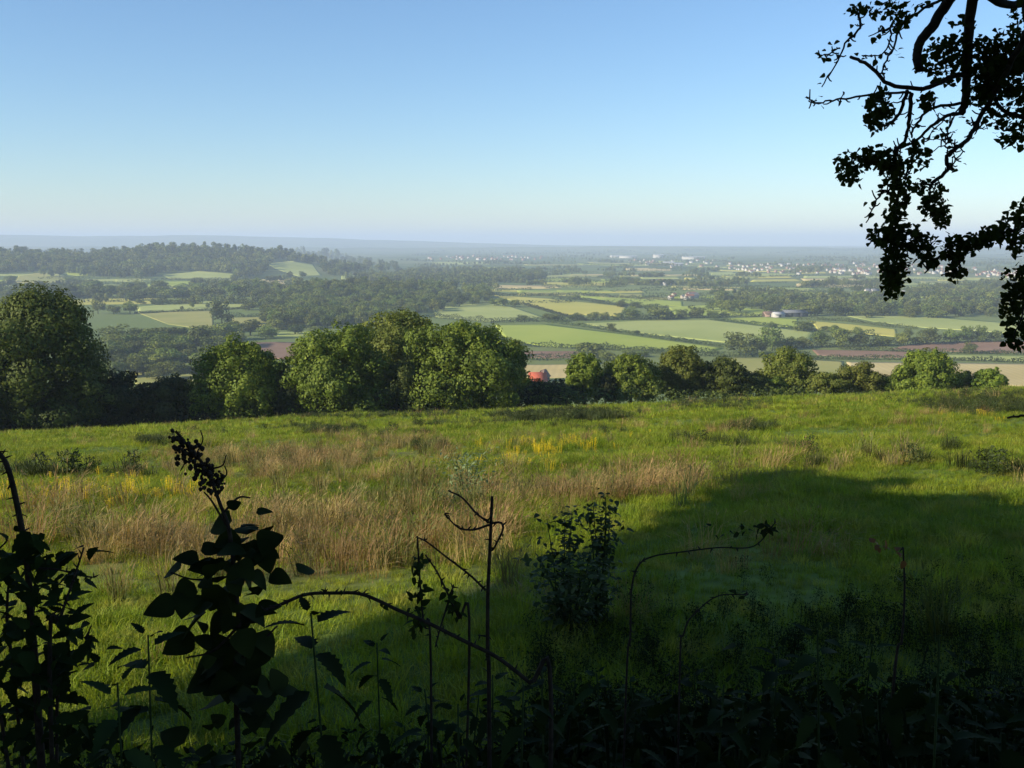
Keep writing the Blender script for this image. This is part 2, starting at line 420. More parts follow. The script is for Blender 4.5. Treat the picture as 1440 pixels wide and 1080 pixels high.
def cloud(C, Rr, n, size, g, asp=.75, nj=.7, clumps=0):
    """leaf cards spread over lumpy ellipsoids; C (k,3), Rr (k,3)"""
    C = np.asarray(C, float).reshape(-1, 3); Rr = np.asarray(Rr, float).reshape(-1, 3)
    if clumps:
        w = Rr.prod(1) ** (2 / 3); idx = g.choice(len(C), clumps * len(C), p=w / w.sum())
        d = unit(g.normal(size=(len(idx), 3))); f = g.uniform(.7, 1.06, len(idx))[:, None]
        C2 = C[idx] + d * Rr[idx] * f; R2 = Rr[idx] * g.uniform(.26, .44, len(idx))[:, None]
        base = d; C, Rr = C2, R2
    else: base = np.zeros_like(C)
    w = Rr.prod(1) ** (2 / 3); idx = g.choice(len(C), n, p=w / w.sum())
    d = unit(g.normal(size=(n, 3))); f = (1 - .5 * g.uniform(size=n) ** 2)[:, None]
    P = C[idx] + d * Rr[idx] * f
    return quads(P, d + base[idx] * .9 + g.normal(0, nj, (n, 3)), size, g, asp)

# generic crowns (unit height, standing on z=0)
def small_tree(name, g, n, size, wide=.5, low=.18, cone=False):
    lob = []; rad = []
    for i in range(14):
        t = g.uniform(low + .12, .88); a = g.uniform(0, 6.283)
        prof = math.sqrt(max(.02, 1 - ((t - .5) / .52) ** 2)) if not cone else (1.02 - t)
        rr = wide * prof * g.uniform(.35, .7)
        lob.append((rr * math.cos(a), rr * math.sin(a), t)); q = g.uniform(.15, .24) * (1 if not cone else .7); rad.append((q, q, q * .8))
    lob.append((0, 0, .55)); rad.append((wide * .6, wide * .6, .34))
    V, Q = cloud(lob, rad, n, size, g, .85, .6)
    mb = MB(); mb.add(V, [Q]); tv, tf = tube([(0, 0, -.05), (.01, 0, .3), (0, .01, .78)], [.035, .028, .012], 5); mb.add(tv, tf)
    return mb.mesh(name)
gF = np.random.default_rng(3)
FAR = [small_tree('far_crown', gF, 420, .13, w, l, c) for w, l, c in ((.5, .1, 0), (.6, .08, 0), (.42, .15, 0), (.7, .05, 0), (.33, .1, 1), (.55, .12, 0))]
MID = [small_tree('mid_crown', gF, 1500, .075, w, l, False) for w, l in ((.5, .08), (.6, .06), (.42, .12), (.7, .04), (.52, .1))]

# ------------------------------------------------------------------ fields: crop sheets 0.35 m above the soil
FIELD_M = {
 'pale': plain('pale_crop', (.28, .32, .085), (.36, .385, .115), .012, .9, 4, (.10, .3, .15, (.40, .42, .14))),
 'green': plain('green_crop', (.27, .335, .045), (.34, .385, .06), .012, .9, 4, (.09, .9, .12, (.37, .39, .08))),
 'yellow': plain('yellow_crop', (.39, .37, .065), (.48, .42, .09), .010, .9, 4, (.09, .2, .14, (.48, .43, .10))),
 'olive': plain('olive_pasture', (.26, .265, .07), (.34, .31, .09), .02, .9, 4),
 'brown': plain('bare_soil', (.22, .13, .08), (.29, .175, .11), .03, .95, 4, (.12, 0.1, .2, (.13, .085, .06))),
 'tan': plain('ripe_crop', (.48, .37, .15), (.58, .46, .21), .02, .9, 4, (.07, .1, .2, (.30, .24, .10))),
}
def lerp_line(L, t):
    L = np.asarray(L, float); s = np.linspace(0, 1, len(L))
    return np.stack([np.interp(t, s, L[:, 0]), np.interp(t, s, L[:, 1])], -1)
def field(name, kind, top, bot, label, nx=34, ny=16):
    a = lerp_line(top, np.linspace(0, 1, nx)); b = lerp_line(bot, np.linspace(0, 1, nx))
    G = np.stack([a * (1 - t) + b * t for t in np.linspace(0, 1, ny)])       # photo pixels of the plot's corners, taken down to the ground
    P = hit(G[..., 0].ravel(), G[..., 1].ravel()).reshape(ny, nx, 3); P[..., 2] += .16
    V = P.reshape(-1, 3); i = np.arange(ny - 1)[:, None] * nx; j = np.arange(nx - 1)[None]
    Q = np.stack([i + j, i + nx + j, i + nx + j + 1, i + j + 1], -1).reshape(-1, 4)
    ring = list(range(nx)) + [k * nx + nx - 1 for k in range(1, ny)] + [(ny - 1) * nx + k for k in range(nx - 2, -1, -1)] + [k * nx for k in range(ny - 2, 0, -1)]
    low = V[ring] - np.array([0, 0, .5]); n0 = len(V); m = len(ring)
    S = np.array([[ring[k], ring[(k + 1) % m], n0 + (k + 1) % m, n0 + k] for k in range(m)])
    o = link(name, mesh_np(name, np.vstack([V, low]), [Q, S]), FIELD_M[kind])
    return tag(o, label, None, None, 'structure')
FIELDS = [
 ('crop_field', 'pale', [(608, 432), (660, 428), (706, 427)], [(612, 446), (690, 453), (768, 447)], 'pale green field against the edge of the wood'),
 ('crop_field', 'yellow', [(694, 415), (770, 419), (884, 431)], [(735, 428), (790, 442), (874, 445)], 'long yellowish field sloping down from the wood'),
 ('crop_field', 'green', [(695, 457), (770, 456), (880, 470), (1018, 490)], [(712, 478), (770, 488), (880, 490), (1000, 495)], 'large bright green field with a yellow tinge in the middle of the vale'),
 ('crop_field', 'pale', [(822, 455), (905, 451), (1000, 449), (1150, 468)], [(850, 462), (920, 471), (1020, 482), (1140, 480)], 'pale green field below the white barn'),
 ('crop_field', 'green', [(940, 432), (1000, 429), (1108, 438)], [(950, 446), (1010, 443), (1076, 444)], 'green field left of the white barn'),
 ('crop_field', 'green', [(820, 417), (900, 420), (960, 424)], [(880, 427), (920, 430), (960, 431)], 'green strip right of the yellow field'),
 ('crop_field', 'green', [(1022, 448), (1080, 446), (1122, 449)], [(1045, 455), (1090, 459), (1122, 460)], 'green strip in front of the white barn'),
 ('crop_field', 'yellow', [(1140, 451), (1200, 456), (1260, 463)], [(1150, 464), (1200, 468), (1262, 474)], 'yellow green field between two dark hedges at right'),
 ('crop_field', 'pale', [(1188, 444), (1290, 444), (1440, 456)], [(1228, 452), (1300, 461), (1440, 470)], 'broad pale green field under the far belt of trees'),
 ('ploughed_field', 'brown', [(1296, 482), (1370, 480), (1470, 480)], [(1250, 491), (1350, 495), (1470, 497)], 'bare red brown field behind the lone bush at right'),
 ('ploughed_field', 'brown', [(1142, 492), (1210, 493), (1290, 495)], [(1150, 500), (1220, 503), (1290, 503)], 'narrow bare brown strip in front of the hedge trees'),
 ('stubble_field', 'pale', [(1290, 499), (1370, 500), (1470, 502)], [(1295, 504), (1370, 506), (1470, 508)], 'thin grey green strip above the ripe crop'),
 ('crop_field', 'tan', [(1190, 509), (1300, 510), (1480, 512)], [(1200, 536), (1310, 540), (1480, 545)], 'ripe golden crop behind the shrubs at right'),
 ('crop_field', 'olive', [(1020, 503), (1100, 503), (1186, 508)], [(1020, 530), (1100, 533), (1190, 534)], 'olive pasture behind the shrubs in the middle right'),
 ('ploughed_field', 'brown', [(725, 494), (770, 494), (822, 494)], [(725, 503), (770, 504), (822, 503)], 'bare brown plot behind the red roof'),
 ('crop_field', 'tan', [(722, 513), (770, 513), (830, 512)], [(722, 530), (770, 532), (830, 530)], 'ripe tan plot beside the red roof'),
 ('ploughed_field', 'brown', [(352, 482), (390, 481), (430, 482)], [(360, 502), (395, 505), (430, 505)], 'bare brown plot glimpsed between two near trees'),
 ('crop_field', 'olive', [(190, 521), (240, 520), (290, 521)], [(190, 540), (240, 542), (290, 540)], 'mown olive plot above the left hedge'),
 ('crop_field', 'yellow', [(90, 420), (160, 420), (235, 419)], [(92, 429), (160, 428), (230, 427)], 'pale yellow strip in front of the left tree line'),
 ('crop_field', 'pale', [(192, 432), (280, 424), (366, 420)], [(195, 440), (290, 436), (362, 431)], 'pale green strip with three small bushes at left'),
 ('crop_field', 'olive', [(196, 441), (250, 438), (300, 437)], [(236, 456), (270, 461), (300, 460)], 'olive pasture below the pale strip at left'),
 ('crop_field', 'olive', [(325, 447), (370, 446), (418, 446)], [(330, 457), (375, 458), (412, 457)], 'small olive field beside the big hedge oak'),
 ('crop_field', 'pale', [(386, 467), (420, 467), (452, 466)], [(390, 472), (420, 473), (450, 471)], 'thin pale strip under the round wood'),
 ('crop_field', 'tan', [(288, 398), (340, 394), (418, 392)], [(296, 404), (350, 404), (410, 404)], 'golden strip at the foot of the wooded hill'),
 ('crop_field', 'pale', [(228, 387), (285, 381), (330, 385)], [(240, 393), (285, 393), (330, 392)], 'pale pasture at the edge of the shaded wood'),
 ('crop_field', 'pale', [(376, 371), (412, 367), (440, 372)], [(390, 379), (420, 389), (452, 388)], 'hillside pasture framed by tall trees'),
 ('crop_field', 'olive', [(26, 388), (60, 383), (92, 385)], [(20, 398), (60, 400), (94, 399)], 'olive pasture on the left hillside'),
 ('crop_field', 'pale', [(-20, 399), (30, 400), (75, 401)], [(-20, 405), (30, 406), (75, 406)], 'pale strip behind the big oak'),
 ('crop_field', 'green', [(94, 382), (110, 381), (124, 384)], [(94, 386), (110, 388), (124, 388)], 'small bright clearing in the hillside wood'),
 ('crop_field', 'pale', [(480, 388), (510, 387), (550, 390)], [(480, 393), (510, 393), (550, 394)], 'pale strip beyond the round wood'),
 ('crop_field', 'green', [(764, 391), (800, 391), (832, 392)], [(764, 395), (800, 396), (832, 396)], 'small far green field in the centre'),
 ('crop_field', 'yellow', [(765, 397), (820, 397), (875, 398)], [(765, 402), (820, 402), (875, 402)], 'small far yellow field in the centre'),
 ('crop_field', 'pale', [(950, 396), (980, 396), (1004, 397)], [(950, 400), (980, 400), (1004, 400)], 'tiny pale field by the far village'),
 ('crop_field', 'pale', [(1045, 405), (1090, 405), (1140, 406)], [(1045, 408), (1090, 409), (1140, 409)], 'thin pale strip below the far town'),
 ('crop_field', 'yellow', [(1100, 411), (1130, 411), (1165, 412)], [(1100, 415), (1130, 416), (1165, 415)], 'thin yellow strip below the far town'),
 ('crop_field', 'tan', [(1120, 399), (1180, 399), (1240, 400)], [(1120, 403), (1180, 404), (1240, 404)], 'thin tan strip below the far town'),
 ('crop_field', 'yellow', [(1195, 421), (1225, 418), (1250, 420)], [(1200, 427), (1225, 428), (1250, 426)], 'small yellow paddock by the white cottages'),
 ('crop_field', 'pale', [(1130, 388), (1230, 388), (1420, 391)], [(1130, 391), (1230, 391), (1420, 395)], 'long pale strip at the edge of the far town'),
 ('crop_field', 'pale', [(608, 369), (650, 368), (690, 369)], [(608, 372), (650, 372), (690, 372)], 'faint pale strip beyond the left woods'),
 ('crop_field', 'tan', [(880, 377), (915, 377), (945, 378)], [(880, 380), (915, 381), (945, 381)], 'faint tan strip by the white works'),
 ('crop_field', 'pale', [(1000, 384), (1060, 384), (1120, 385)], [(1000, 387), (1060, 388), (1120, 388)], 'faint pale strip in front of the town'),
]
for f in FIELDS: field(*f)
ge = np.random.default_rng(63)
for k in range(176):
    left = 92 <= k < 120; px = ge.uniform(-10, 560) if left else ge.uniform(600, 1430); py = ge.uniform(392, 412) if left else 366 + 50 * ge.uniform() ** .8
    if k >= 120: px = ge.uniform(1440, 1720) if k % 2 else ge.uniform(-280, -60); py = 375 + 140 * ge.uniform() ** 1.3
    w = ge.uniform(30, 110) * (1.6 if k >= 120 else 1); h = (py - 350) / 60 * ge.uniform(2.0, 4.2) + .6; sl = ge.normal(0, .012) * w; kd = str(ge.choice(['pale', 'green', 'yellow', 'olive', 'tan'], p=[.3, .25, .18, .17, .1]))
    field('crop_field', kd, [(px, py), (px + w * .5, py + sl * .5), (px + w, py + sl)], [(px + ge.normal(2, 4), py + h), (px + w * .5, py + h + sl * .4), (px + w + ge.normal(2, 4), py + h * .9 + sl)], 'distant %s field strip on the plain' % dict(pale='pale', green='green', yellow='yellowish', olive='olive', tan='tan')[kd], 12, 4)

# ------------------------------------------------------------------ hedges
def polyline(P, step):
    P = np.asarray(P, float); s = np.concatenate([[0], np.cumsum(np.linalg.norm(np.diff(P, axis=0), axis=1))])
    t = np.arange(0, s[-1], step); return np.stack([np.interp(t, s, P[:, k]) for k in range(3)], -1), s[-1]
def hedge(pix, h, w, label, mat='hedge', dens=5.0, leaf=.8, world=None, group=None, name='hedge', g=rng, cat='hedge', lump=.35, ymin=150.):
    P = hit([p[0] for p in pix], [p[1] for p in pix], ymin) if world is None else np.asarray(world, float)
    S, L = polyline(P, 1.0); S[:, 2] = height(S[:, 0], S[:, 1])
    T = unit(np.gradient(S, axis=0)) if len(S) > 1 else np.array([[1., 0, 0]])
    n = int(L * dens); i = g.integers(0, len(S), n); base = S[i] + T[i] * g.uniform(-.6, .6, (n, 1))
    side = np.stack([-T[i][:, 1], T[i][:, 0], np.zeros(n)], -1)
    s1 = g.uniform(0, 99)
    hv = h * (1 + lump * 2 * fbm(base[:, 0] / (h * 2.2) + s1, base[:, 1] / (h * 2.2), 17)); hv = np.maximum(hv, h * .35)
    a = g.uniform(-.25, 3.39, n); f = 1 - .4 * g.uniform(size=n) ** 2
    off = side * (np.cos(a) * w / 2 * f)[:, None]; up = np.clip(np.sin(a), 0, 1) * f * hv * .75 + hv * .25 * g.uniform(.1, 1, n)
    C = base + off; C[:, 2] = height(C[:, 0], C[:, 1]) + up
    N = side * np.cos(a)[:, None] + np.array([0, 0, 1]) * np.sin(a)[:, None] + g.normal(0, .45, (n, 3))
    V, Q = quads(C, N, leaf, g, .9); o0 = P[len(P) // 2]
    o = link(name, mesh_np(name, V - o0, [Q]), M[mat], None, o0)
    return tag(o, label, cat, group)
HEDGES = [
 ([(606, 447), (690, 454), (770, 452), (880, 450), (960, 449)], 3.6, 4, 'dark hedge dividing the pale fields from the large bright field'),
 ([(735, 428), (770, 438), (790, 444), (825, 451)], 2.6, 3, 'diagonal hedge between the pale field and the yellowish field'),
 ([(770, 453), (830, 461), (880, 469), (950, 479), (1022, 489)], 2.4, 2.6, 'long straight hedge along the top of the large bright field'),
 ([(700, 479), (740, 487), (800, 490), (900, 494), (1010, 497)], 3.0, 3, 'low hedge along the bottom of the large bright field'),
 ([(722, 505), (760, 507), (810, 506)], 4.0, 3, 'dark clipped hedge below the bare brown plot by the red roof'),
 ([(690, 414), (740, 415), (776, 417), (830, 424), (880, 432)], 2.8, 3, 'hedge along the upper edge of the yellowish field'),
 ([(884, 447), (940, 448), (1000, 447), (1075, 445)], 3.6, 4, 'dark hedge leading left from the white barn'),
 ([(1000, 450), (1040, 454), (1100, 461), (1160, 467), (1230, 470)], 2.4, 2.5, 'hedge curving below the white barn'),
 ([(1122, 449), (1190, 452), (1250, 460), (1290, 463)], 2.4, 2.5, 'hedge between the two right hand green fields'),
 ([(1040, 484), (1100, 489), (1200, 488), (1300, 484), (1370, 481), (1450, 480)], 4.5, 6, 'thick bushy hedge above the brown fields'),
 ([(1142, 505), (1220, 506), (1300, 506), (1380, 508), (1470, 511)], 2.6, 3, 'trimmed hedge above the golden crop'),
 ([(1180, 491), (1250, 494), (1330, 497), (1470, 499)], 2.4, 3, 'low hedge between the two bare brown fields'),
 ([(95, 419), (160, 419.5), (240, 418.5), (300, 417)], 3.2, 4, 'dark hedge under the left tree line'),
 ([(190, 441), (250, 438.5), (330, 435), (365, 432)], 2.4, 2.6, 'thin dark hedge below the pale strip at left'),
 ([(325, 446), (360, 446), (410, 445)], 3.5, 4, 'dark hedge right of the big hedge oak'),
 ([(300, 461), (350, 463), (420, 464), (460, 462)], 3.6, 4, 'dark bushy hedge below the small olive field'),
 ([(228, 393.5), (280, 394), (340, 393), (420, 391)], 3.2, 4, 'dark far hedge above the golden strip'),
 ([(290, 405), (340, 405.5), (400, 405)], 3.6, 5, 'bushy far hedge below the golden strip'),
 ([(1076, 440), (1110, 438), (1150, 441), (1200, 444), (1300, 443)], 3.2, 4, 'hedge at the back of the white barn'),
 ([(820, 416), (880, 419), (960, 423), (1010, 427), (1110, 437)], 3.2, 4, 'far hedge above the green field left of the barn'),
 ([(940, 433), (900, 432), (870, 428)], 3.5, 4, 'dark far hedge beside the hedge oaks in the centre'),
 ([(762, 403), (820, 403.5), (880, 404)], 3, 4, 'thin far hedge below the small yellow field'),
 ([(1040, 410), (1100, 410), (1170, 411)], 3, 4, 'thin far hedge below the far town'),
 ([(1120, 405), (1180, 405.5), (1240, 406)], 3, 4, 'thin far hedge under the tan strip below the far town'),
 ([(840, 490), (900, 496), (960, 500), (1040, 502), (1140, 501)], 3.2, 4, 'bushy hedge in front of the bright field, behind the right shrubs'),
]
for pix, h, w, lab in HEDGES: hedge(pix, h * 1.3, w * 1.3, lab, 'hedge', 18.0, .85)

# ------------------------------------------------------------------ woods and far trees (uncountable)
def in_poly(x, y, P):
    c = np.zeros(len(x), bool); n = len(P)
    for i in range(n):
        x1, y1 = P[i]; x2, y2 = P[i - 1]
        k = ((y1 > y) != (y2 > y)) & (x < (x2 - x1) * (y - y1) / (y2 - y1 + 1e-9) + x1); c ^= k
    return c
def poly_pts(P, n, g):
    P = np.asarray(P, float); lo = P.min(0); hi = P.max(0); X = []; k = 0
    while k < n:
        q = g.uniform(lo, hi, (n * 3, 2)); q = q[in_poly(q[:, 0], q[:, 1], P)]; X.append(q); k += len(q)
    return np.concatenate(X)[:n]
gw = np.random.default_rng(77)
FS = [(m, M['tree_far']) for m in FAR]; MS = [(m, M['tree_mid']) for m in MID]
def wood(name, P, n, s0, s1, label, src=FS):
    q = poly_pts(P, n, gw); W = hit(q[:, 0], q[:, 1]); scatter(name, W, gw.uniform(s0, s1, n), src, label, .05, gw)
wood('woodland', [(-30, 352), (120, 352), (200, 350), (300, 350), (370, 352), (460, 355), (520, 366), (560, 372), (560, 382), (460, 388), (448, 372), (400, 366), (375, 372), (372, 386), (335, 392), (325, 384), (270, 381), (225, 386), (200, 392), (130, 390), (60, 380), (-30, 386)], 1500, 10, 21, 'dense wood covering the long hill at left')
wood('woodland', [(372, 452), (385, 462), (440, 464), (520, 458), (610, 440), (690, 424), (690, 412), (600, 404), (540, 402), (470, 402), (420, 408), (385, 425)], 620, 8, 15.5, 'rounded wood in the middle of the vale', MS)
wood('woodland', [(470, 394), (560, 386), (640, 380), (760, 384), (770, 392), (740, 396), (650, 402), (560, 398)], 420, 11, 16, 'belt of far woodland behind the rounded wood')
wood('woodland', [(640, 383), (760, 388), (762, 395), (650, 396)], 120, 13, 17, 'dark square plantation in the far centre')
wood('woodland', [(1000, 414), (1090, 416), (1200, 424), (1330, 420), (1470, 425), (1470, 450), (1340, 446), (1230, 440), (1100, 436), (1010, 426)], 380, 6, 14, 'wide belt of loose trees across the right of the vale')
wood('woodland', [(1290, 408), (1360, 402), (1470, 402), (1470, 428), (1380, 424), (1300, 418)], 200, 9, 14, 'far copse on the right edge of the vale')
# hedgerow trees of the open plain in short rows
X = []
for k in range(660):
    py = 352 + 78 * gw.uniform() ** 1.35; px = gw.uniform(-260, 1700)
    if -40 < px < 560 and py < 396: continue
    if 560 < px < 1000 and py > 405: continue
    n = gw.integers(4, 16); s = gw.uniform(2, 5.5); ang = gw.normal(0, .035)
    for i in range(n): X.append((px + i * s + gw.normal(0, .8), py + i * s * ang + gw.normal(0, .15)))
for k in range(150):
    px = gw.uniform(1450, 1760) if k % 2 else gw.uniform(-320, -40); py = 400 + 125 * gw.uniform()
    for i in range(gw.integers(3, 9)): X.append((px + i * (py - 335) / 9 + gw.normal(0, 1.5), py + gw.normal(0, 1.0)))
X = np.array(X); W = hit(X[:, 0], X[:, 1]); ok = W[:, 1] < 14000; W = W[ok]
scatter('far_trees', W, gw.uniform(6, 12, len(W)), FS, 'countless hedgerow trees speckling the far plain', .05, gw)

VV = MB()
for k in range(340):
    py = 358 + 70 * gw.uniform() ** 1.1; px = gw.uniform(-260, 1700)
    if -40 < px < 560 and py < 392: continue
    L_ = gw.uniform(25, 120); sl = gw.normal(0, .02) * L_
    P = hit([px, px + L_ * .5, px + L_], [py, py + sl * .6, py + sl])
    if P[:, 1].max() > 7000: continue
    S, L = polyline(P, 1.0); n = int(L * 2.2); i = gw.integers(0, len(S), n); C = S[i] + gw.normal(0, .8, (n, 3)); C[:, 2] = height(C[:, 0], C[:, 1]) + gw.uniform(.2, 3.2, n)
    V, Q = quads(C, gw.normal(0, .5, (n, 3)) + np.array([0, -.5, .8]), 1.7, gw, .9); VV.add(V, [Q])
tag(link('distant_hedges', VV.mesh('distant_hedges'), M['hedge']), 'countless thin dark hedges dividing the far plain', None, None, 'stuff')

# ------------------------------------------------------------------ countable hedgerow trees in the vale
ORD = ['first', 'second', 'third', 'fourth', 'fifth', 'sixth', 'seventh', 'eighth', 'ninth', 'tenth', 'eleventh', 'twelfth', 'thirteenth', 'fourteenth', 'fifteenth', 'sixteenth', 'seventeenth', 'eighteenth', 'nineteenth', 'twentieth',
       'twenty-first', 'twenty-second', 'twenty-third', 'twenty-fourth', 'twenty-fifth', 'twenty-sixth', 'twenty-seventh', 'twenty-eighth', 'twenty-ninth', 'thirtieth'] + ['%d-th' % k for k in range(31, 60)]
gt = np.random.default_rng(5)
def row(desc, L, group, src=MID, mat='tree_mid'):
    L = sorted(L); W = hit([l[0] for l in L], [l[1] for l in L])
    for k, (l, p) in enumerate(zip(L, W)):
        d = p[1]; w = l[2] * d / F; h = l[3] * d / F * 1.06
        m = src[int(gt.integers(len(src)))]
        if len(m.materials) == 0: m.materials.append(M[mat])
        o = link('tree', m, None, None, p + np.array([0, 0, -.1]))
        xs = np.empty(len(m.vertices) * 3, np.float32); m.vertices.foreach_get('co', xs); ext = np.ptp(xs.reshape(-1, 3), axis=0)
        o.scale = (w / ext[0], w / ext[1], h / ext[2]); o.rotation_euler = (0, 0, float(gt.uniform(0, 6.28)))
        asp = l[3] / l[2]; look = 'tall' if asp > .95 else 'round' if asp > .65 else 'low spreading'
        tag(o, '%s tree, %s from left %s' % (look, ORD[k], desc), 'tree', group)
row('in the hedge above the brown fields', [(1040, 500, 48, 34), (1065, 498, 30, 24), (1085, 492, 46, 34), (1110, 490, 24, 18), (1130, 489, 26, 16), (1155, 488, 28, 24), (1180, 488, 30, 28), (1208, 487, 38, 18), (1240, 487, 34, 17),
    (1270, 486, 24, 20), (1302, 484, 42, 24), (1337, 482, 28, 20), (1360, 481, 24, 24), (1378, 481, 22, 24), (1400, 481, 22, 18), (1428, 481, 24, 18)], 'trees of the thick hedge above the brown fields')
row('on the field hedges below the white barn', [(1086, 462, 14, 10), (1130, 466, 34, 16), (1172, 469, 18, 13), (1207, 473, 20, 14), (1160, 466, 12, 8), (1275, 476, 18, 15)], 'trees on the hedges below the barn')
row('on the hedges round the large bright field', [(887, 449, 26, 19), (927, 449, 42, 19), (860, 466, 15, 12), (835, 450, 22, 12), (812, 450, 22, 11), (775, 452, 30, 12), (735, 450, 20, 8), (895, 470, 10, 6), (850, 449, 16, 11), (870, 449, 18, 10)], 'trees round the large bright field')
row('in the corner beside the yellowish field', [(707, 431, 22, 12), (724, 432, 20, 11), (695, 430, 18, 11), (810, 421, 16, 7), (874, 430, 14, 8)], 'trees beside the yellowish field')
row('on the hedge left of the white barn', [(958, 447, 20, 13), (980, 447, 28, 18), (1002, 447, 20, 11), (1018, 446, 14, 8), (940, 448, 18, 12), (915, 436, 30, 9), (895, 433, 18, 9), (872, 432, 14, 9)], 'trees on the hedge left of the barn')
row('beside the bare plot near the red roof', [(830, 507, 46, 26), (853, 512, 34, 20), (885, 500, 26, 11), (730, 500, 16, 20), (905, 502, 20, 9), (940, 503, 24, 9), (812, 512, 26, 16)], 'trees near the red roof')
row('standing alone on the bare red field', [(1365, 497, 22, 17)], 'lone bush')
row('around the pale strips at left', [(312, 457, 34, 36), (138, 441, 24, 20), (160, 442, 22, 14), (183, 441, 24, 18), (388, 464, 26, 15), (352, 472, 40, 24), (374, 476, 32, 20), (270, 433, 8, 9), (292, 433, 7, 8), (256, 436, 6, 6), (198, 428, 16, 8), (222, 428, 26, 7), (350, 436, 26, 14), (372, 436, 26, 18), (328, 467, 30, 16), (415, 470, 26, 14), (445, 470, 24, 12)], 'trees around the pale strips at left')
row('in the tree line above the pale yellow strip', [(60 + k * 19 + float(gt.normal(0, 3)), 419 - k * .12 + float(gt.normal(0, 1.0)), float(gt.uniform(20, 32)), float(gt.uniform(13, 20))) for k in range(17)], 'trees in the left tree line')
row('in the back row of the left tree line', [(90 + k * 21 + float(gt.normal(0, 4)), 411 - k * .2 + float(gt.normal(0, 1.2)), float(gt.uniform(18, 30)), float(gt.uniform(11, 18))) for k in range(14)], 'trees in the back row of the left tree line')
row('around the hillside pasture at far left', [(62, 389, 12, 16), (72, 390, 10, 12), (84, 389, 14, 14), (14, 396, 20, 9), (45, 384, 10, 9), (100, 397, 24, 9), (408, 390, 10, 9), (425, 391, 12, 10), (330, 396, 14, 12), (275, 398, 9, 8), (345, 408, 16, 9), (372, 408, 14, 11), (390, 408, 14, 11)], 'trees around the hillside pasture')
row('on the wooded skyline of the long hill', [(float(x), float(359 + abs(x - 290) * .03 + gt.normal(0, .6)), float(gt.uniform(8, 13)), float(gt.uniform(10, 17))) for x in list(range(236, 300, 9)) + list(range(330, 480, 8))], 'trees on the skyline', FAR, 'tree_far')
# wood just beyond the left hedge: every crown counted
L = []
for j, (py, n, x0, x1) in enumerate(((480, 8, 150, 330), (488, 9, 140, 350), (494, 8, 145, 330), (506, 8, 150, 320), (520, 8, 150, 300), (532, 7, 155, 300))):
    for k in range(n):
        L.append((j, x0 + (x1 - x0) * (k + .5) / n + float(gt.normal(0, 5)), py + float(gt.normal(0, 2)), float(gt.uniform(34, 48)), float(gt.uniform(26, 38)) * (.68 if j < 2 else .9)))
for j, nm in enumerate(('back', 'fifth', 'fourth', 'third', 'second', 'front')):
    row('in the %s row of the wood behind the hedge' % nm, [l[1:] for l in L if l[0] == j], 'trees of the wood beyond the left hedge')
row('in the belt behind the right hand pale field', [(1005 + k * 12.5 + float(gt.normal(0, 4)), 436 + 8 * min(1, k / 16) + float(gt.normal(0, 2.5)), float(gt.uniform(18, 30)), float(gt.uniform(12, 20))) for k in range(28)], 'trees in the belt behind the pale field')
row('in the farther line across the right of the vale', [(1020 + k * 15 + float(gt.normal(0, 5)), 424 + float(gt.normal(0, 2)), float(gt.uniform(16, 26)), float(gt.uniform(10, 16))) for k in range(27)], 'trees in the farther right line')

# ------------------------------------------------------------------ buildings
WALL = {k: plain('render_' + k, c, tuple(v * .85 for v in c), 2) for k, c in (('white', (.50, .47, .43)), ('cream', (.42, .36, .29)), ('brick', (.33, .22, .17)), ('dark', (.05, .055, .065)))}
ROOF = {k: plain('tiles_' + k, c, tuple(v * .8 for v in c), 3) for k, c in (('red', (.27, .125, .09)), ('brown', (.17, .11, .085)), ('grey', (.16, .165, .18)), ('bright', (.48, .115, .06)), ('pale', (.42, .42, .42)))}
M['glass'] = plain('window_glass', (.03, .035, .04), (.05, .055, .06), 5, .15)
def house_mesh(name, L, W_, he, hr, wm, rm):
    x, y, o = L / 2, W_ / 2, .3
    V = [(-x, -y, -1), (x, -y, -1), (x, y, -1), (-x, y, -1), (-x, -y, he), (x, -y, he), (x, y, he), (-x, y, he), (-x, 0, hr), (x, 0, hr),
         (-x - o, -y - o, he - .25), (x + o, -y - o, he - .25), (x + o, y + o, he - .25), (-x - o, y + o, he - .25), (-x - o, 0, hr + .15), (x + o, 0, hr + .15)]
    Q = [(0, 1, 5, 4), (1, 2, 6, 5), (2, 3, 7, 6), (3, 0, 4, 7), (10, 11, 15, 14), (12, 13, 14, 15)]; T = [(5, 6, 9), (7, 4, 8)]
    mb = MB(); mb.add(V, [np.array(Q), np.array(T)])
    me = mb.mesh(name); me.materials.append(WALL[wm]); me.materials.append(ROOF[rm])
    for p in me.polygons:
        if min(p.vertices) >= 10: p.material_index = 1
    return me
HT = [(house_mesh('house', l, 7.5, 5.2, 8, w, r), w, r) for l, w, r in ((10, 'white', 'brown'), (13, 'cream', 'red'), (9, 'brick', 'red'), (16, 'white', 'grey'), (11, 'brick', 'brown'), (12, 'white', 'red'), (10, 'cream', 'grey'))]
RN = {'red': 'red', 'brown': 'brown', 'grey': 'grey'}
gh = np.random.default_rng(19)
def town(P, n, desc, group, smin=.5, smax=.9):
    q = poly_pts(P, n, gh); W = hit(q[:, 0], q[:, 1])
    for p in W:
        me, w, r = HT[int(gh.choice(len(HT), p=[.2, .18, .1, .12, .1, .2, .1]))]
        o = link('house', me, None, None, p + np.array([0, 0, .2])); s = float(gh.uniform(smin, smax)); o.scale = (s, s, s * 1.05)
        o.rotation_euler = (0, 0, float(gh.choice([0.2, 1.75, .7, 2.3]) + gh.normal(0, .1)))
        tag(o, 'tiny %s walled house with %s roof %s' % (w, r, desc), 'house', '%s walled %s roofed %s' % (w, r, group))
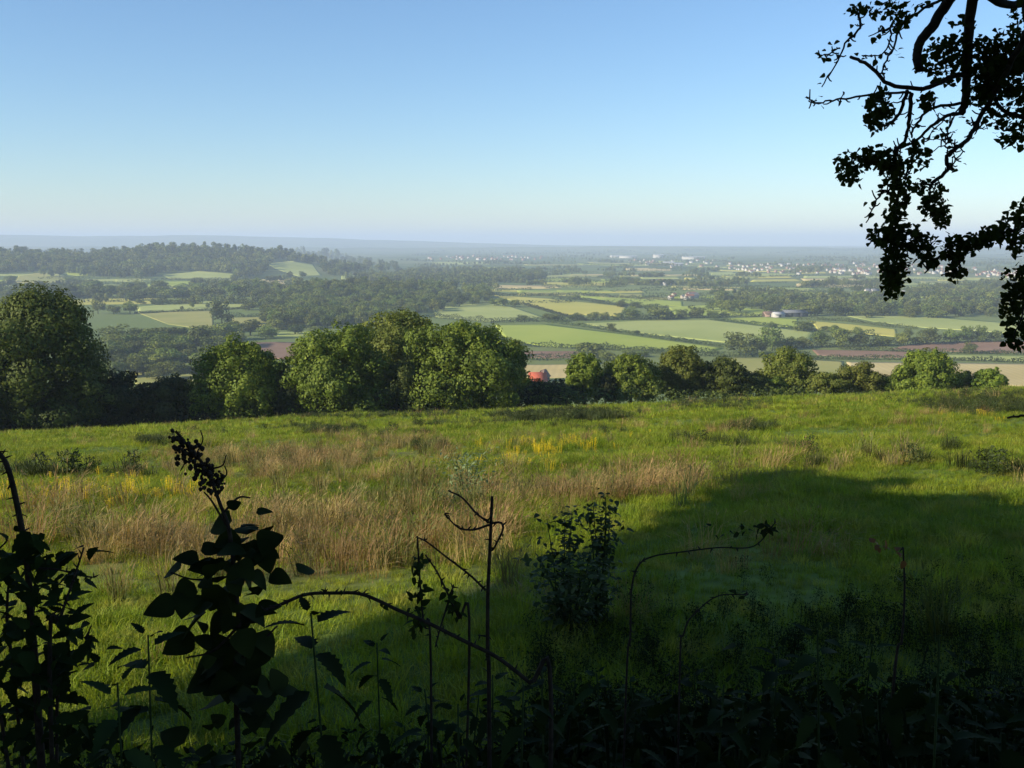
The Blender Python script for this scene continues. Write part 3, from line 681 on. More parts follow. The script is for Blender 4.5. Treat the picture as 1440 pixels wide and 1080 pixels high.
town([(980, 380), (1060, 373), (1200, 371), (1300, 374), (1440, 382), (1440, 392), (1300, 388), (1150, 387), (1060, 384)], 215, 'in the far town at right', 'houses of the far town')
town([(600, 362), (680, 360), (775, 362), (775, 366.5), (690, 367), (600, 365)], 42, 'in the far town left of centre', 'houses of the left far town', 0.8, 1.2)
town([(880, 366), (1000, 366), (1050, 376), (960, 378), (900, 374)], 28, 'on the outskirts near the white works', 'houses near the white works', .7, 1.0)
town([(902, 398), (940, 396), (950, 401), (905, 403)], 9, 'in the near village behind the hedge oaks', 'houses of the near village')
town([(930, 417), (985, 416), (990, 423), (935, 422)], 10, 'in the hamlet left of the barn', 'houses of the hamlet left of the barn')
# white works in the distance
for k, (px, py, L_, h_) in enumerate(((883, 363, 80, 9), (975, 364.5, 95, 9), (866, 362, 50, 8), (940, 372, 36, 7), (952, 373.5, 32, 6), (926, 362.5, 45, 13))):
    p = hit([px], [py])[0]; me = house_mesh('factory_shed', L_, 40, h_, h_ + 3, 'white', 'pale')
    o = link('factory_shed', me, None, None, p); o.rotation_euler = (0, 0, .12 * (k % 3) - .1)
    tag(o, ['long white works shed left of the far town', 'longest white works shed in the distance', 'small white shed at the left end of the works', 'white shed in front of the works', 'rightmost low shed in front of the works', 'tall pale block among the white works'][k], 'shed', 'white works sheds')
# farm
def building(name, label, cat, px, py, L_, W_, he, hr, wm, rm, rot, doors=(), wins=()):
    p = hit([px], [py])[0]; t = thing(name, label, cat, p); t.rotation_euler = (0, 0, rot)
    x, y, o = L_ / 2, W_ / 2, .5
    V = [(-x, -y, -1), (x, -y, -1), (x, y, -1), (-x, y, -1), (-x, -y, he), (x, -y, he), (x, y, he), (-x, y, he), (-x, 0, hr), (x, 0, hr)]
    link('wall', mesh_np('wall', V, [np.array([(0, 1, 5, 4), (1, 2, 6, 5), (2, 3, 7, 6), (3, 0, 4, 7)]), np.array([(5, 6, 9), (7, 4, 8)])]), WALL[wm], t)
    e = he - (hr - he) / y * o; q = .18
    V = [(-x - o, -y - o, e), (x + o, -y - o, e), (x + o, 0, hr + q), (-x - o, 0, hr + q), (x + o, y + o, e), (-x - o, y + o, e), (-x - o, -y - o, e + q), (x + o, -y - o, e + q), (x + o, 0, hr + 2 * q), (-x - o, 0, hr + 2 * q), (x + o, y + o, e + q), (-x - o, y + o, e + q)]
    Q = [(6, 7, 8, 9), (9, 8, 10, 11), (0, 3, 2, 1), (3, 5, 4, 2), (0, 1, 7, 6), (4, 5, 11, 10), (0, 6, 9, 3), (3, 9, 11, 5), (1, 2, 8, 7), (2, 4, 10, 8)]
    rf = link('roof', mesh_np('roof', V, [np.array(Q)]), ROOF[rm], t)
    for dx, dw, dh in doors: link('door', box_mesh('door', (dx - dw / 2, -y - .12, -1), (dx + dw / 2, -y + .05, dh)), WALL['dark'], t)
    for wx, wz in wins: link('window', box_mesh('window', (wx - .55, -y - .08, wz), (wx + .55, -y + .05, wz + 1.2)), M['glass'], t)
    return t, rf
building('barn', 'white walled barn on the farm in the green fields', 'barn', 1094, 446, 11, 8, 3.2, 5.0, 'white', 'pale', .25, [(0, 3, 2.6)])
building('barn', 'long dark roofed barn right of the white barn', 'barn', 1117, 445, 24, 12, 4.2, 6.4, 'dark', 'grey', .1, [(-6, 4, 4), (6, 4, 4)])
building('barn', 'low brown roofed shed left of the white barn', 'barn', 1082, 445, 12, 8, 3.2, 5, 'brick', 'brown', .2, [(0, 3, 2.6)])
t, rf = building('house', 'house with a bright orange red roof behind the near trees', 'house', 756, 545, 8.4, 7, 4.2, 7.8, 'brick', 'bright', .12, [(0, 1.2, 2.1)], [(-3.5, .9), (3.5, .9), (-3.5, 3.4), (3.5, 3.4)])
link('chimney', box_mesh('chimney', (2.7, -.4, 6.6), (3.4, .4, 9.0)), WALL['brick'], rf)
building('house', 'small brown roofed outbuilding beside the orange red roof', 'house', 764, 536, 6, 5, 3.0, 6.0, 'brick', 'brown', 1.1, [(0, 1.2, 2.1)], [(1.6, .9)])
for px, py, d in ((1221, 414, 'leftmost'), (1230, 414, 'middle'), (1273, 417, 'rightmost')):
    building('house', '%s of the three white cottages in the middle of the right plain' % d, 'house', px, py, 11, 7, 5, 8, 'white', 'pale' if px > 1250 else 'grey', .3, [(0, 1.2, 2.1)], [(-3, .9), (3, .9)])

# ------------------------------------------------------------------ trees along the meadow's far edge
def big_tree(name, label, px, pb, pt, wpx, Y, mat, n=9000, leaf=.42, *, g=None, low=.04, depth=None, trunk_r=.32, lobes=22, sink=0.0, limbs=4, flat=0.0):
    n = int(n * 2.8); leaf = leaf * .60; wpx = wpx * 1.08
    g = g or np.random.default_rng(abs(hash((px, pb))) % 9999 if False else int(px * 7 + pb))
    bx = (px - 720) / F * Y * 1.0; ctr = at(px, (pb + pt) / 2, Y); top = at(px, pt, Y)[2]; base = at(px, pb, Y)[2] - sink
    gz = float(height(ctr[0], Y)); bot = min(base, gz) if False else base
    h = top - bot; w = wpx * Y / F; x0 = ctr[0]
    t = thing(name, label, 'tree' if 'shrub' not in name and 'bush' not in name else 'shrub', (x0, Y, min(gz, bot)))
    o0 = np.array([x0, Y, min(gz, bot)]); dz = bot - o0[2]; hz = top - o0[2]
    C = []; Rr = []
    for i in range(lobes):
        zz = low + (1 - low) * ((i + .5) / lobes); a = i * 2.4 + g.uniform(-.5, .5)
        prof = math.sqrt(max(.05, 1 - abs((zz - .45) / .6) ** 2.3)); q = g.uniform(.13, .27) * w * (.65 + .35 * prof)
        rr = max(0, w / 2 * prof - q * .8) * g.uniform(.85, 1.1)
        C.append((rr * math.cos(a), rr * math.sin(a) * (depth or .8), dz + zz * h - q * .5 * zz)); Rr.append((q, q, min(q * .8, h * .25)))
    C.append((0, 0, dz + h * .5)); Rr.append((w * .36, w * .36, h * .40))
    C = np.array(C); Rr = np.array(Rr)
    over = C[:, 2] + Rr[:, 2] - (dz + h); C[:, 2] -= np.maximum(over, 0)
    V, Q = cloud(C, Rr, n, leaf, g, .8, .38, 9)
    V2, Q2 = cloud(C, Rr * .8, n // 3, leaf * 1.2, g, .9, .8)
    mb = MB(); mb.add(V, [Q]); mb.add(V2, [Q2])
    link('crown', mb.mesh('crown'), M[mat], t)
    mt = MB(); th = hz * .62
    mt.add(*tube(spline([(0, 0, -1.2), (.1, .05, th * .3), (-.1, .1, th * .65), (.1, 0, th)], 4), np.linspace(trunk_r, trunk_r * .35, 13), 8)); link('trunk', mt.mesh('trunk', True), M['bark'], t)
    for k in range(limbs):
        c = C[int(g.integers(len(C) // 3, len(C)))]; s = np.array([0, 0, hz * g.uniform(.25, .5)])
        mm = MB(); mm.add(*tube(spline([s, s * .4 + c * .5 + np.array([0, 0, .2]), c], 4), np.linspace(trunk_r * .45, trunk_r * .12, 9), 6)); link('limb', mm.mesh('limb', True), M['bark'], t)
    return t
RIM = [
 ('tree', 'big dark oak at the left edge of the photo', 58, 602, 404, 186, 92, 'tree_dark', 20000, .40),
 ('tree', 'bushy oak filling the left corner behind the hedge', -60, 604, 430, 170, 90, 'tree_dark', 9000, .45),
 ('tree', 'rounded bright green tree between the hedge and the broad tree', 335, 592, 476, 124, 97, 'tree', 13000, .36),
 ('tree', 'broad rounded tree left of the twin crowned trees', 476, 590, 455, 160, 98, 'tree', 16000, .38),
 ('tree', 'olive tree standing behind two broad trees', 560, 560, 432, 135, 112, 'tree_olive', 13000, .40),
 ('tree', 'broadest tree at the right end of the left row', 650, 585, 447, 160, 100, 'tree', 18000, .38),
 ('tree', 'small tree leaning out right of the broadest tree', 722, 560, 480, 40, 112, 'tree_olive', 3500, .36),
 ('tree', 'upright bushy tree right of the red roof', 822, 562, 496, 52, 112, 'tree', 5000, .34),
 ('tree', 'round bushy tree behind the reed bank', 888, 560, 499, 84, 114, 'tree', 7500, .36),
 ('tree', 'greyish rounded tree right of the reed bank', 957, 560, 487, 66, 118, 'tree_olive', 6500, .36),
 ('tree', 'low dark rounded tree right of the greyish tree', 1020, 556, 501, 72, 118, 'tree_dark', 6500, .36),
 ('tree', 'open crowned tree with two light lobes', 1108, 556, 489, 84, 122, 'tree_olive', 6500, .36),
 ('tree', 'large round tree standing before the golden crop', 1301, 556, 491, 80, 118, 'tree', 8000, .36),
]
for r_ in RIM: big_tree(*r_)
for x_, y_, h_, d_ in ((-66, 84, 17, 'nearer'), (-72, 97, 18, 'farther')):  # unseen oaks added to throw shade on the left oak
    g_ = np.random.default_rng(int(-x_)); b_ = np.array([x_, y_, float(height(x_, y_))]); t = thing('tree', '%s unseen tall oak added beyond the left edge to shade the dark oak' % d_, 'tree', b_)
    lb = np.array([(g_.uniform(-4, 4), g_.uniform(-4, 4), g_.uniform(.3, .82) * h_) for k in range(16)]); V, Q = cloud(lb, np.tile([3.0, 3.0, 2.4], (16, 1)), 9000, .55, g_, .8, .4, 7)
    mb = MB(); mb.add(V, [Q]); link('crown', mb.mesh('crown'), M['tree_dark'], t); mb = MB(); mb.add(*tube([(0, 0, -1), (.1, 0, h_ * .3), (0, .2, h_ * .7)], [.4, .32, .14], 8)); link('trunk', mb.mesh('trunk', True), M['bark'], t)
SHR = [
 ('shrub', 'dark low shrub at the foot of the bright rounded tree', 235, 592, 528, 90, 97, 'thorn', 5500, .34),
 ('shrub', 'dark thorn shrub under the big oak', 160, 600, 520, 110, 95, 'thorn', 6500, .34),
 ('shrub', 'dark shrub between the rounded tree and the broad tree', 405, 590, 520, 60, 97, 'thorn', 4500, .32),
 ('shrub', 'dark shrub between the two broadest trees', 565, 588, 505, 70, 98, 'tree_dark', 5000, .34),
 ('shrub', 'brownish low shrub below the red roof', 766, 568, 531, 84, 108, 'thorn', 4500, .30),
 ('shrub', 'grey green shrub left of the red roof', 735, 566, 532, 44, 108, 'tree_olive', 3000, .30),
 ('shrub', 'dark green shrub between the upright tree and the round tree', 852, 562, 525, 34, 112, 'thorn', 2500, .30),
 ('shrub', 'low dark shrub right of the low dark tree', 1058, 554, 523, 44, 118, 'tree_dark', 2800, .30),
 ('shrub', 'low grey green bush left of the pinkish bush', 1160, 553, 522, 60, 118, 'tree_olive', 3200, .30),
 ('shrub', 'sloping light green bush with a pinkish foot', 1205, 553, 508, 74, 120, 'tree_olive', 4000, .32),
 ('shrub', 'low green bush left of the large round tree', 1248, 553, 526, 46, 120, 'tree', 2600, .30),
 ('shrub', 'small dome shaped bush at the right end of the row', 1390, 553, 518, 56, 118, 'tree', 3600, .30),
 ('shrub', 'low bush between the round tree and the dome shaped bush', 1350, 553, 522, 48, 120, 'tree_olive', 2800, .30),
 ('shrub', 'low bush left of the open crowned tree', 1085, 553, 530, 46, 119, 'tree', 2600, .30),
]
for r_ in SHR: big_tree(*r_, low=.0, lobes=9, trunk_r=.1, limbs=2)
def world_line(L): 
    P = np.array([at(px, py, Y) for px, py, Y in L]); P[:, 2] = height(P[:, 0], P[:, 1]); return P
hedge(None, 3.8, 5, 'dark thorn hedge along the foot of the left tree row, darkened for shade', 'thorn', 260, .34, world_line([(-120, 600, 93), (60, 600, 95), (180, 595, 96), (330, 590, 98), (480, 586, 100), (640, 580, 103), (725, 572, 106)]), None)  # dense dark hedge put in where the tree bases are shaded
hedge(None, 3.0, 5, 'low tangled hedge under the trees right of the red roof', 'tree_dark', 110, .28, world_line([(715, 562, 105), (850, 558, 106), (1000, 555, 108), (1130, 552, 112)]), None)

# ------------------------------------------------------------------ meadow plants
gm = np.random.default_rng(23)
def wedge(n, y0, y1, power=1.0, margin=1.12):
    n = int(n * 1.3)
    y = (y0 ** power + (y1 ** power - y0 ** power) * gm.uniform(size=n)) ** (1 / power)
    x = (y * .51 * margin * 1.06 + 3.5) * gm.uniform(-1, 1, n); return np.stack([x, y, height(x, y)], -1)
GT = [(tuft('grass_tuft', 26, 1, .8, .75, .045, gm), M['grass']) for k in range(4)]
GW = [(tuft('grass_tuft', 22, 1, .8, .6, .10, gm), M['grass']) for k in range(3)]
RT = [(tuft('rush_tuft', 46, 1, .22, .45, .016, gm, .25, .02), M['rush']) for k in range(3)]
DT = [(tuft('dry_tuft', 60, 1, .42, .75, .012, gm, .6, .012), M['dry']) for k in range(3)]
def dock(name):
    mb = MB(); n = 230
    P = np.stack([gm.normal(0, .22, n), gm.normal(0, .22, n), gm.uniform(.05, 1, n)], -1)
    V, Q = quads(P, gm.normal(0, 1, (n, 3)) + np.array([0, 0, .7]), .125, gm, .5); mb.add(V, [Q])
    for k in range(5):
        a = gm.normal(0, .15, 2); mb.add(*tube([(a[0], a[1], -.05), (a[0] * 1.5, a[1] * 1.5, 1.05)], [.012, .006], 4))
    return mb.mesh(name)
M['dark_rush'] = leafy('dark_rush', (.024, .040, .010), (.062, .078, .022), .9, .25)
DK = [(dock('dock_clump'), M['dock'])] + [(tuft('dark_rush_tuft', 70, 1, .40, .45, .022, gm), M['dark_rush']) for k in range(4)]
def cup(name):
    mb = MB()
    for k in range(9):
        a = gm.normal(0, .25, 2); h = gm.uniform(.7, 1.0); mb.add(*tube([(a[0] * .6, a[1] * .6, 0), (a[0], a[1], h)], .006, 3))
        th = np.arange(6) * math.pi / 3; mb.add(np.stack([a[0] + .055 * np.cos(th), a[1] + .055 * np.sin(th), h + .03 * np.ones(6)], -1), [np.arange(6)[None]])
    return mb.mesh(name)
CU = [(cup('buttercup_sprig'), M['yellow']) for k in range(2)]
# turf
P = np.concatenate([wedge(36000, 4.2, 26, 1.4), wedge(30000, 24, 60, 1.5), wedge(16000, 55, 112, 1.6)])
b, ye, dk = zones(P); keep = gm.uniform(size=len(P)) > .8 * b; P = P[keep]; d = P[:, 1]
hh = (.085 + .0020 * d) * gm.uniform(.6, 1.35, len(P)) * (1 + .9 * fbm(P[:, 0] / 2.4, P[:, 1] / 3.4, 13))
far = d > 45
scatter('grass', P[~far], hh[~far] * 1.15, GT, 'short green meadow grass', .15, gm)
scatter('grass', P[far], hh[far] * 1.1, GW, 'green grass on the far half of the meadow', .15, gm)
P = wedge(17000, 6.5, 85, 1.5); b, ye, dk = zones(P); u_ = gm.uniform(size=len(P)); P1 = P[u_ < b * .95 * sstep(-.35, .12, fbm(P[:, 0] / 1.5, P[:, 1] / 1.5, 131, 2))]
scatter('dry_grass', P1, gm.uniform(.24, .55, len(P1)) * (1 + .7 * fbm(P1[:, 0] / 1.6, P1[:, 1] / 1.6, 97, 2)), DT, 'straw coloured seeding grass standing in drifts', .12, gm)
P2 = P[(u_ > 1 - b * .28)]
scatter('rushes', P2, gm.uniform(.3, .65, len(P2)), RT, 'green brown rushes in clumps among the dry grass', .1, gm)
P = wedge(26000, 14, 108, 1.4); b, ye, dk = zones(P); P3 = P[gm.uniform(size=len(P)) < np.clip(dk - .2, 0, 1) * 1.6]
scatter('tall_weeds', P3, gm.uniform(.25, .7, len(P3)) * np.where(blobs(*project(P3), DARK[:2]) > .5, 1.0, .72), DK, 'dark patches of docks and nettles in the meadow, the left band standing for shade', .1, gm)
P = wedge(26000, 12, 95, 1.4); b, ye, dk = zones(P); P4 = P[gm.uniform(size=len(P)) < np.clip(ye - .15, 0, 1)]
scatter('buttercups', P4, gm.uniform(.16, .34, len(P4)), CU, 'yellow buttercups flowering in drifts', .1, gm)

# ------------------------------------------------------------------ leaf templates
def leaf_template(st=9, serr=.0, wide=.42, droop=.25, fold=.12, shape=1.0):
    t = np.linspace(0, 1, st); w = wide * np.sin(np.pi * t ** (.62 * shape)) ** .8 * .5; w[-1] = 0; w[0] = .01
    if serr: w = w * np.where(np.arange(st) % 2 == 0, 1, 1 - serr)
    z = -droop * t * t; V = []
    for i in range(st): V += [(t[i], w[i], z[i] + fold * w[i] * 2), (t[i], 0, z[i]), (t[i], -w[i], z[i] + fold * w[i] * 2)]
    Q = []
    for i in range(st - 1):
        k = 3 * i; Q += [(k, k + 1, k + 4, k + 3), (k + 1, k + 2, k + 5, k + 4)]
    return np.array(V), [np.array(Q)]
LEAF = leaf_template(7, 0, .62, .22); NLEAF = leaf_template(15, .28, .50, .35); ROUND = leaf_template(9, 0, .92, .2, .1, .9); LONG = leaf_template(7, 0, .3, .25)
def leaf_mats(D, U, L):
    """x axis along D, z axis near U, scaled by L"""
    x = unit(D); y = unit(np.cross(U, x)); z = np.cross(x, y)
    return np.stack([x, y, z], -1) * np.asarray(L)[:, None, None]

# ------------------------------------------------------------------ overhanging hawthorn at the upper right
gb = np.random.default_rng(31)
OY = 4.6
trunk_base = np.array([5.2, 1.8, float(height(5.2, 1.8))])
haw = thing('hawthorn_tree', 'dark hawthorn whose branches hang into the top right corner', 'tree', trunk_base)
mb = MB(); fork = np.array([4.5, 2.6, 2.9])
mb.add(*tube(spline([trunk_base - [0, 0, .4], [5.1, 1.9, -.3], [4.8, 2.2, 1.2], fork], 5), np.linspace(.24, .13, 16), 9)); link('trunk', mb.mesh('trunk', True, trunk_base), M['bark_dark'], haw)
BR = [  # photo pixels, depth, radii in pixels
 ([(1520, -140, 3.2), (1440, -60, 3.9), (1385, -20, 4.4), (1368, 0, 4.5), (1362, 50, 4.55), (1360, 100, 4.6), (1358, 140, 4.6), (1352, 160, 4.6)], 11, 7),
 ([(1440, -60, 3.9), (1370, -40, 4.3), (1345, 0, 4.5), (1325, 32, 4.5), (1300, 60, 4.55), (1292, 98, 4.55)], 11, 8),
 ([(1385, -20, 4.4), (1400, 5, 4.5), (1440, 5, 4.6), (1500, -40, 4.5)], 8, 6),
 ([(1360, 100, 4.6), (1330, 112, 4.6), (1300, 125, 4.6), (1278, 130, 4.6), (1240, 122, 4.6), (1215, 95, 4.6), (1197, 79, 4.6)], 5, 3),
 ([(1282, 132, 4.6), (1284, 165, 4.6), (1280, 195, 4.6), (1258, 210, 4.6)], 4, 2.5),
 ([(1276, 128, 4.6), (1274, 155, 4.6), (1262, 170, 4.6), (1238, 178, 4.6)], 3.5, 2),
 ([(1420, 90, 4.4), (1395, 130, 4.5), (1370, 165, 4.6), (1352, 195, 4.6), (1330, 213, 4.6), (1322, 225, 4.6), (1327, 240, 4.6), (1310, 258, 4.6)], 4.5, 3.5),
 ([(1352, 158, 4.6), (1325, 165, 4.6), (1300, 180, 4.6), (1280, 200, 4.6), (1255, 212, 4.6)], 3.5, 2),
 ([(1350, 145, 4.6), (1320, 150, 4.6), (1298, 175, 4.6), (1282, 192, 4.6)], 3, 2),
 ([(1280, 130, 4.6), (1240, 130, 4.7), (1200, 135, 4.7), (1170, 140, 4.7), (1150, 143, 4.7), (1134, 136, 4.7)], 2.5, 1.2),
 ([(1207, 20, 4.7), (1200, 45, 4.7), (1180, 65, 4.7), (1170, 90, 4.7), (1156, 122, 4.7)], 2.5, 1.2), ([(1180, 68, 4.7), (1165, 76, 4.7), (1150, 78, 4.7)], 1.6, 1),
 ([(1340, -10, 4.5), (1300, 12, 4.6), (1280, 30, 4.6), (1270, 62, 4.6), (1250, 90, 4.6), (1243, 110, 4.6)], 2.8, 1.4),
 ([(1280, 30, 4.6), (1250, 40, 4.6), (1222, 50, 4.6)], 1.8, 1), ([(1252, 36, 4.6), (1240, 62, 4.6), (1228, 82, 4.6), (1212, 78, 4.6)], 1.8, 1),
 ([(1258, 205, 4.6), (1270, 235, 4.6), (1268, 280, 4.6), (1262, 330, 4.6), (1255, 400, 4.6)], 3, 1.5),
 ([(1285, 195, 4.6), (1295, 225, 4.6), (1285, 245, 4.6), (1272, 268, 4.6)], 2.2, 1.2), ([(1250, 268, 4.6), (1232, 272, 4.6), (1222, 290, 4.6), (1218, 312, 4.6)], 2.2, 1.2),
 ([(1320, 255, 4.6), (1300, 262, 4.6), (1282, 258, 4.6)], 2, 1.2), ([(1310, 258, 4.6), (1318, 290, 4.6), (1322, 318, 4.6)], 2, 1),
 ([(1540, 250, 4.4), (1450, 315, 4.5), (1410, 328, 4.6), (1370, 338, 4.6), (1335, 352, 4.6), (1300, 385, 4.6)], 3.5, 1.5), ([(1540, 330, 4.3), (1450, 370, 4.5), (1430, 420, 4.5), (1424, 480, 4.5)], 3, 1.2),
 ([(1335, 345, 4.6), (1345, 370, 4.6), (1342, 392, 4.6)], 2, 1), ([(1350, 150, 4.6), (1348, 185, 4.6), (1340, 205, 4.6)], 1.6, .9), ([(1340, 205, 4.6), (1342, 225, 4.6), (1338, 238, 4.6)], 1.2, .8),
 ([(1322, 180, 4.6), (1315, 205, 4.6), (1296, 218, 4.6)], 1.4, .9), ([(1366, 168, 4.6), (1378, 178, 4.6), (1390, 180, 4.6)], 1.3, .8), ([(1330, 165, 4.6), (1322, 190, 4.6), (1330, 195, 4.6)], 1.2, .8),
 ([(1500, -40, 4.4), (1440, 40, 4.4), (1420, 90, 4.4)], 7, 5), ([(1480, 575, 4.4), (1440, 577, 4.5), (1425, 580, 4.5), (1416, 588, 4.5)], 3, 2), ([(1560, 120, 4.3), (1480, 160, 4.4), (1420, 150, 4.5), (1390, 100, 4.5)], 5, 3), ([(1500, -40, 4.5), (1460, -20, 4.6), (1440, 30, 4.6)], 5, 3),
]
jo = lambda k: np.array([0, .10 * math.sin(k * 2.3), 0])
for k, (L, r0, r1) in enumerate(BR):
    P = np.array([at(a_, b_, y_) for a_, b_, y_ in L]); 
    P = spline(P, 5); P[:, 1] += .12 * np.sin(np.linspace(0, 3.14, len(P))) * math.sin(k * 1.7)
    P += gb.normal(0, .0022, P.shape)
    mb = MB(); px = OY / F
    mb.add(*tube(P, np.linspace(r0 * px * .78, r1 * px * .72, len(P)), 7 if r0 > 3 else 5))
    for q in range(int(len(P) * (.8 if r0 < 5 else .25))):        # spurs and thorns
        i = int(gb.integers(1, len(P) - 1)); d_ = unit(gb.normal(size=3) + np.array([0, 0, -.3])); l_ = gb.uniform(.015, .05)
        mb.add(*tube([P[i], P[i] + d_ * l_ * .6, P[i] + d_ * l_ + np.array([0, 0, .008])], [.0035, .003, .0025], 4))
    link('branch', mb.mesh('branch', True, trunk_base), M['bark_dark'], haw)
LIMB = []
for P0, P1_ in (((1520, -140, 3.2), fork), ((1500, -40, 4.5), fork), ((1540, 250, 4.4), fork), ((1540, 330, 4.3), fork), ((1560, 120, 4.3), fork), ((1480, 575, 4.4), [5.0, 2.1, -.2])):
    a_ = at(*P0); mb = MB(); P1_ = np.asarray(P1_, float); q = [P1_]
    for f_ in (.2, .4, .6, .8): q.append(P1_ + (a_ - P1_) * f_ + np.array([.22, -.1, .38]) * math.sin(f_ * 3.14) + gb.normal(0, .09, 3))
    S = spline(np.array(q + [a_]), 6); r0 = .07 if P0[1] < 0 else .035 if P0[1] < 500 else .014; r1 = .03 if P0[1] < 0 else .011 if P0[1] < 500 else .007
    mb.add(*tube(S, np.linspace(r0, r1, len(S)), 7))
    for k in range(9):
        i = int(gb.integers(4, len(S) - 2)); d_ = unit(gb.normal(size=3) + np.array([.3, -.3, -.2])) * gb.uniform(.2, .45); T_ = spline(np.array([S[i], S[i] + d_ * .5 + gb.normal(0, .03, 3), S[i] + d_]), 4)
        mb.add(*tube(T_, np.linspace(.008, .003, len(T_)), 5)); LIMB.append(T_[gb.integers(2, len(T_), 26)] + gb.normal(0, .045, (26, 3)))
    link('branch', mb.mesh('branch', True, trunk_base), M['bark_dark'], haw)
BL = [ # leaf masses: px, py, rx, ry, count
 (1240, 12, 30, 12, 70), (1205, 15, 18, 10, 40), (1262, 18, 18, 18, 70), (1330, 75, 32, 24, 260), (1375, 75, 55, 26, 520), (1415, 95, 40, 50, 620), (1445, 60, 30, 60, 420), (1300, 95, 14, 10, 40), (1300, 8, 14, 6, 20), (1350, 35, 22, 12, 40),
 (1237, 152, 18, 24, 190), (1228, 170, 12, 12, 60), (1304, 142, 10, 12, 60), (1330, 110, 22, 10, 50), (1378, 130, 18, 14, 70), (1400, 130, 35, 24, 200), (1425, 200, 22, 12, 60), (1405, 170, 15, 15, 60), (1432, 185, 18, 18, 110), (1395, 105, 35, 25, 240), (1440, 140, 20, 20, 130),
 (1230, 222, 34, 14, 260), (1195, 245, 16, 16, 110), (1190, 228, 14, 10, 50), (1255, 238, 16, 18, 130), (1262, 275, 14, 30, 190), (1258, 320, 14, 30, 170), (1238, 332, 16, 12, 90), (1275, 335, 22, 20, 170), (1260, 370, 18, 26, 230), (1255, 400, 14, 18, 120), (1248, 385, 10, 12, 50), (1300, 345, 20, 20, 110), (1312, 285, 18, 22, 200), (1325, 308, 10, 12, 60), (1290, 262, 10, 8, 30),
 (1305, 365, 14, 10, 70), (1345, 348, 22, 16, 170), (1342, 375, 12, 18, 80), (1372, 340, 22, 12, 100), (1395, 332, 18, 12, 90), (1425, 318, 22, 24, 200), (1432, 345, 12, 14, 60), (1440, 300, 14, 18, 80),
 (1432, 400, 20, 28, 230), (1420, 430, 14, 20, 120), (1426, 460, 14, 26, 130), (1440, 440, 14, 40, 160), (1424, 482, 8, 10, 40), (1290, 222, 16, 16, 50), (1285, 205, 12, 10, 30),
]
C = []
for cx, cy, rx, ry, n in BL:
    n = int(n * (.62 if cx > 1395 or cy < 130 else .85)); q = gb.normal(0, 1, (n, 2)); r_ = np.sqrt((q ** 2).sum(1)); q = q / r_[:, None] * np.minimum(r_, gb.uniform(.3, 1.25, n))[:, None]
    P = at(cx + q[:, 0] * rx, cy + q[:, 1] * ry, 4.6 + gb.normal(0, .09, n)); C.append(P)
for k, (L, r0, r1) in enumerate(BR):                               # odd leaves along the bare twigs
    if r0 < 3:
        P = spline(np.array([at(*l) for l in L]), 5); C.append(P[gb.integers(0, len(P), 9)] + gb.normal(0, .018, (9, 3)))
L_ = np.concatenate(LIMB); lx, ly = project(L_); C.append(L_[(lx > 1450) | (ly < -15) | (L_[:, 1] < .5)])
C = np.concatenate(C); n = len(C)
D = gb.normal(0, 1, (n, 3)) + np.array([0, 0, -.35]); U = gb.normal(0, .7, (n, 3)) + np.array([0, 0, 1])
HL = leaf_template(9, .12, .95, .15, .15, .95)
V, Fq = stamp(HL[0], HL[1], leaf_mats(D, U, gb.uniform(.018, .035, n)), C)
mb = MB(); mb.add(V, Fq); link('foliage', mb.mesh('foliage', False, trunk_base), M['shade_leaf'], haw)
# rest of its crown beside the frame; unseen lobes overhead added to cut skylight
def lobes_crown(L, n, leaf, g, o0, parent, mat='shade_leaf'):
    C = np.array([l[:3] for l in L], float) - o0; Rr = np.array([[l[3], l[3], l[3] * .8] if len(l) == 4 else l[3:6] for l in L], float)
    V, Q = cloud(C, Rr, n, leaf, g, .8, .7, 6); mb = MB(); mb.add(V, [Q]); V, Q = cloud(C, Rr * .8, n // 2, leaf * 1.4, g, .9, .8); mb.add(V, [Q])
    return link('crown', mb.mesh('crown'), M[mat], parent)
lobes_crown([(4.3, 2.6, 4.2, 1.7), (2.6, 1.8, 4.2, 1.5), (5.6, 3.2, 3.2, 1.5), (5.6, 1.0, 3.8, 1.8), (3.6, .4, 4.8, 1.8), (5.2, 4.6, 3.6, 1.2), (1.4, .6, 4.6, 1.4), (6.4, 1.6, 1.4, 1.4), (6.0, .2, .2, 1.2), (0, .8, 4.2, 1.5), (-1.8, .2, 3.8, 1.5), (2, -1.5, 4.6, 2.0), (-1, -2.5, 4.4, 2.2), (-3.4, -.5, 3.4, 1.5), (4.5, -2, 4.6, 2.2), (-2, 3.4, 3.4, 1.3), (0, 4.2, 3.5, 1.3), (2.2, 4.2, 3.7, 1.3)], 18000, .17, gb, trunk_base, haw)

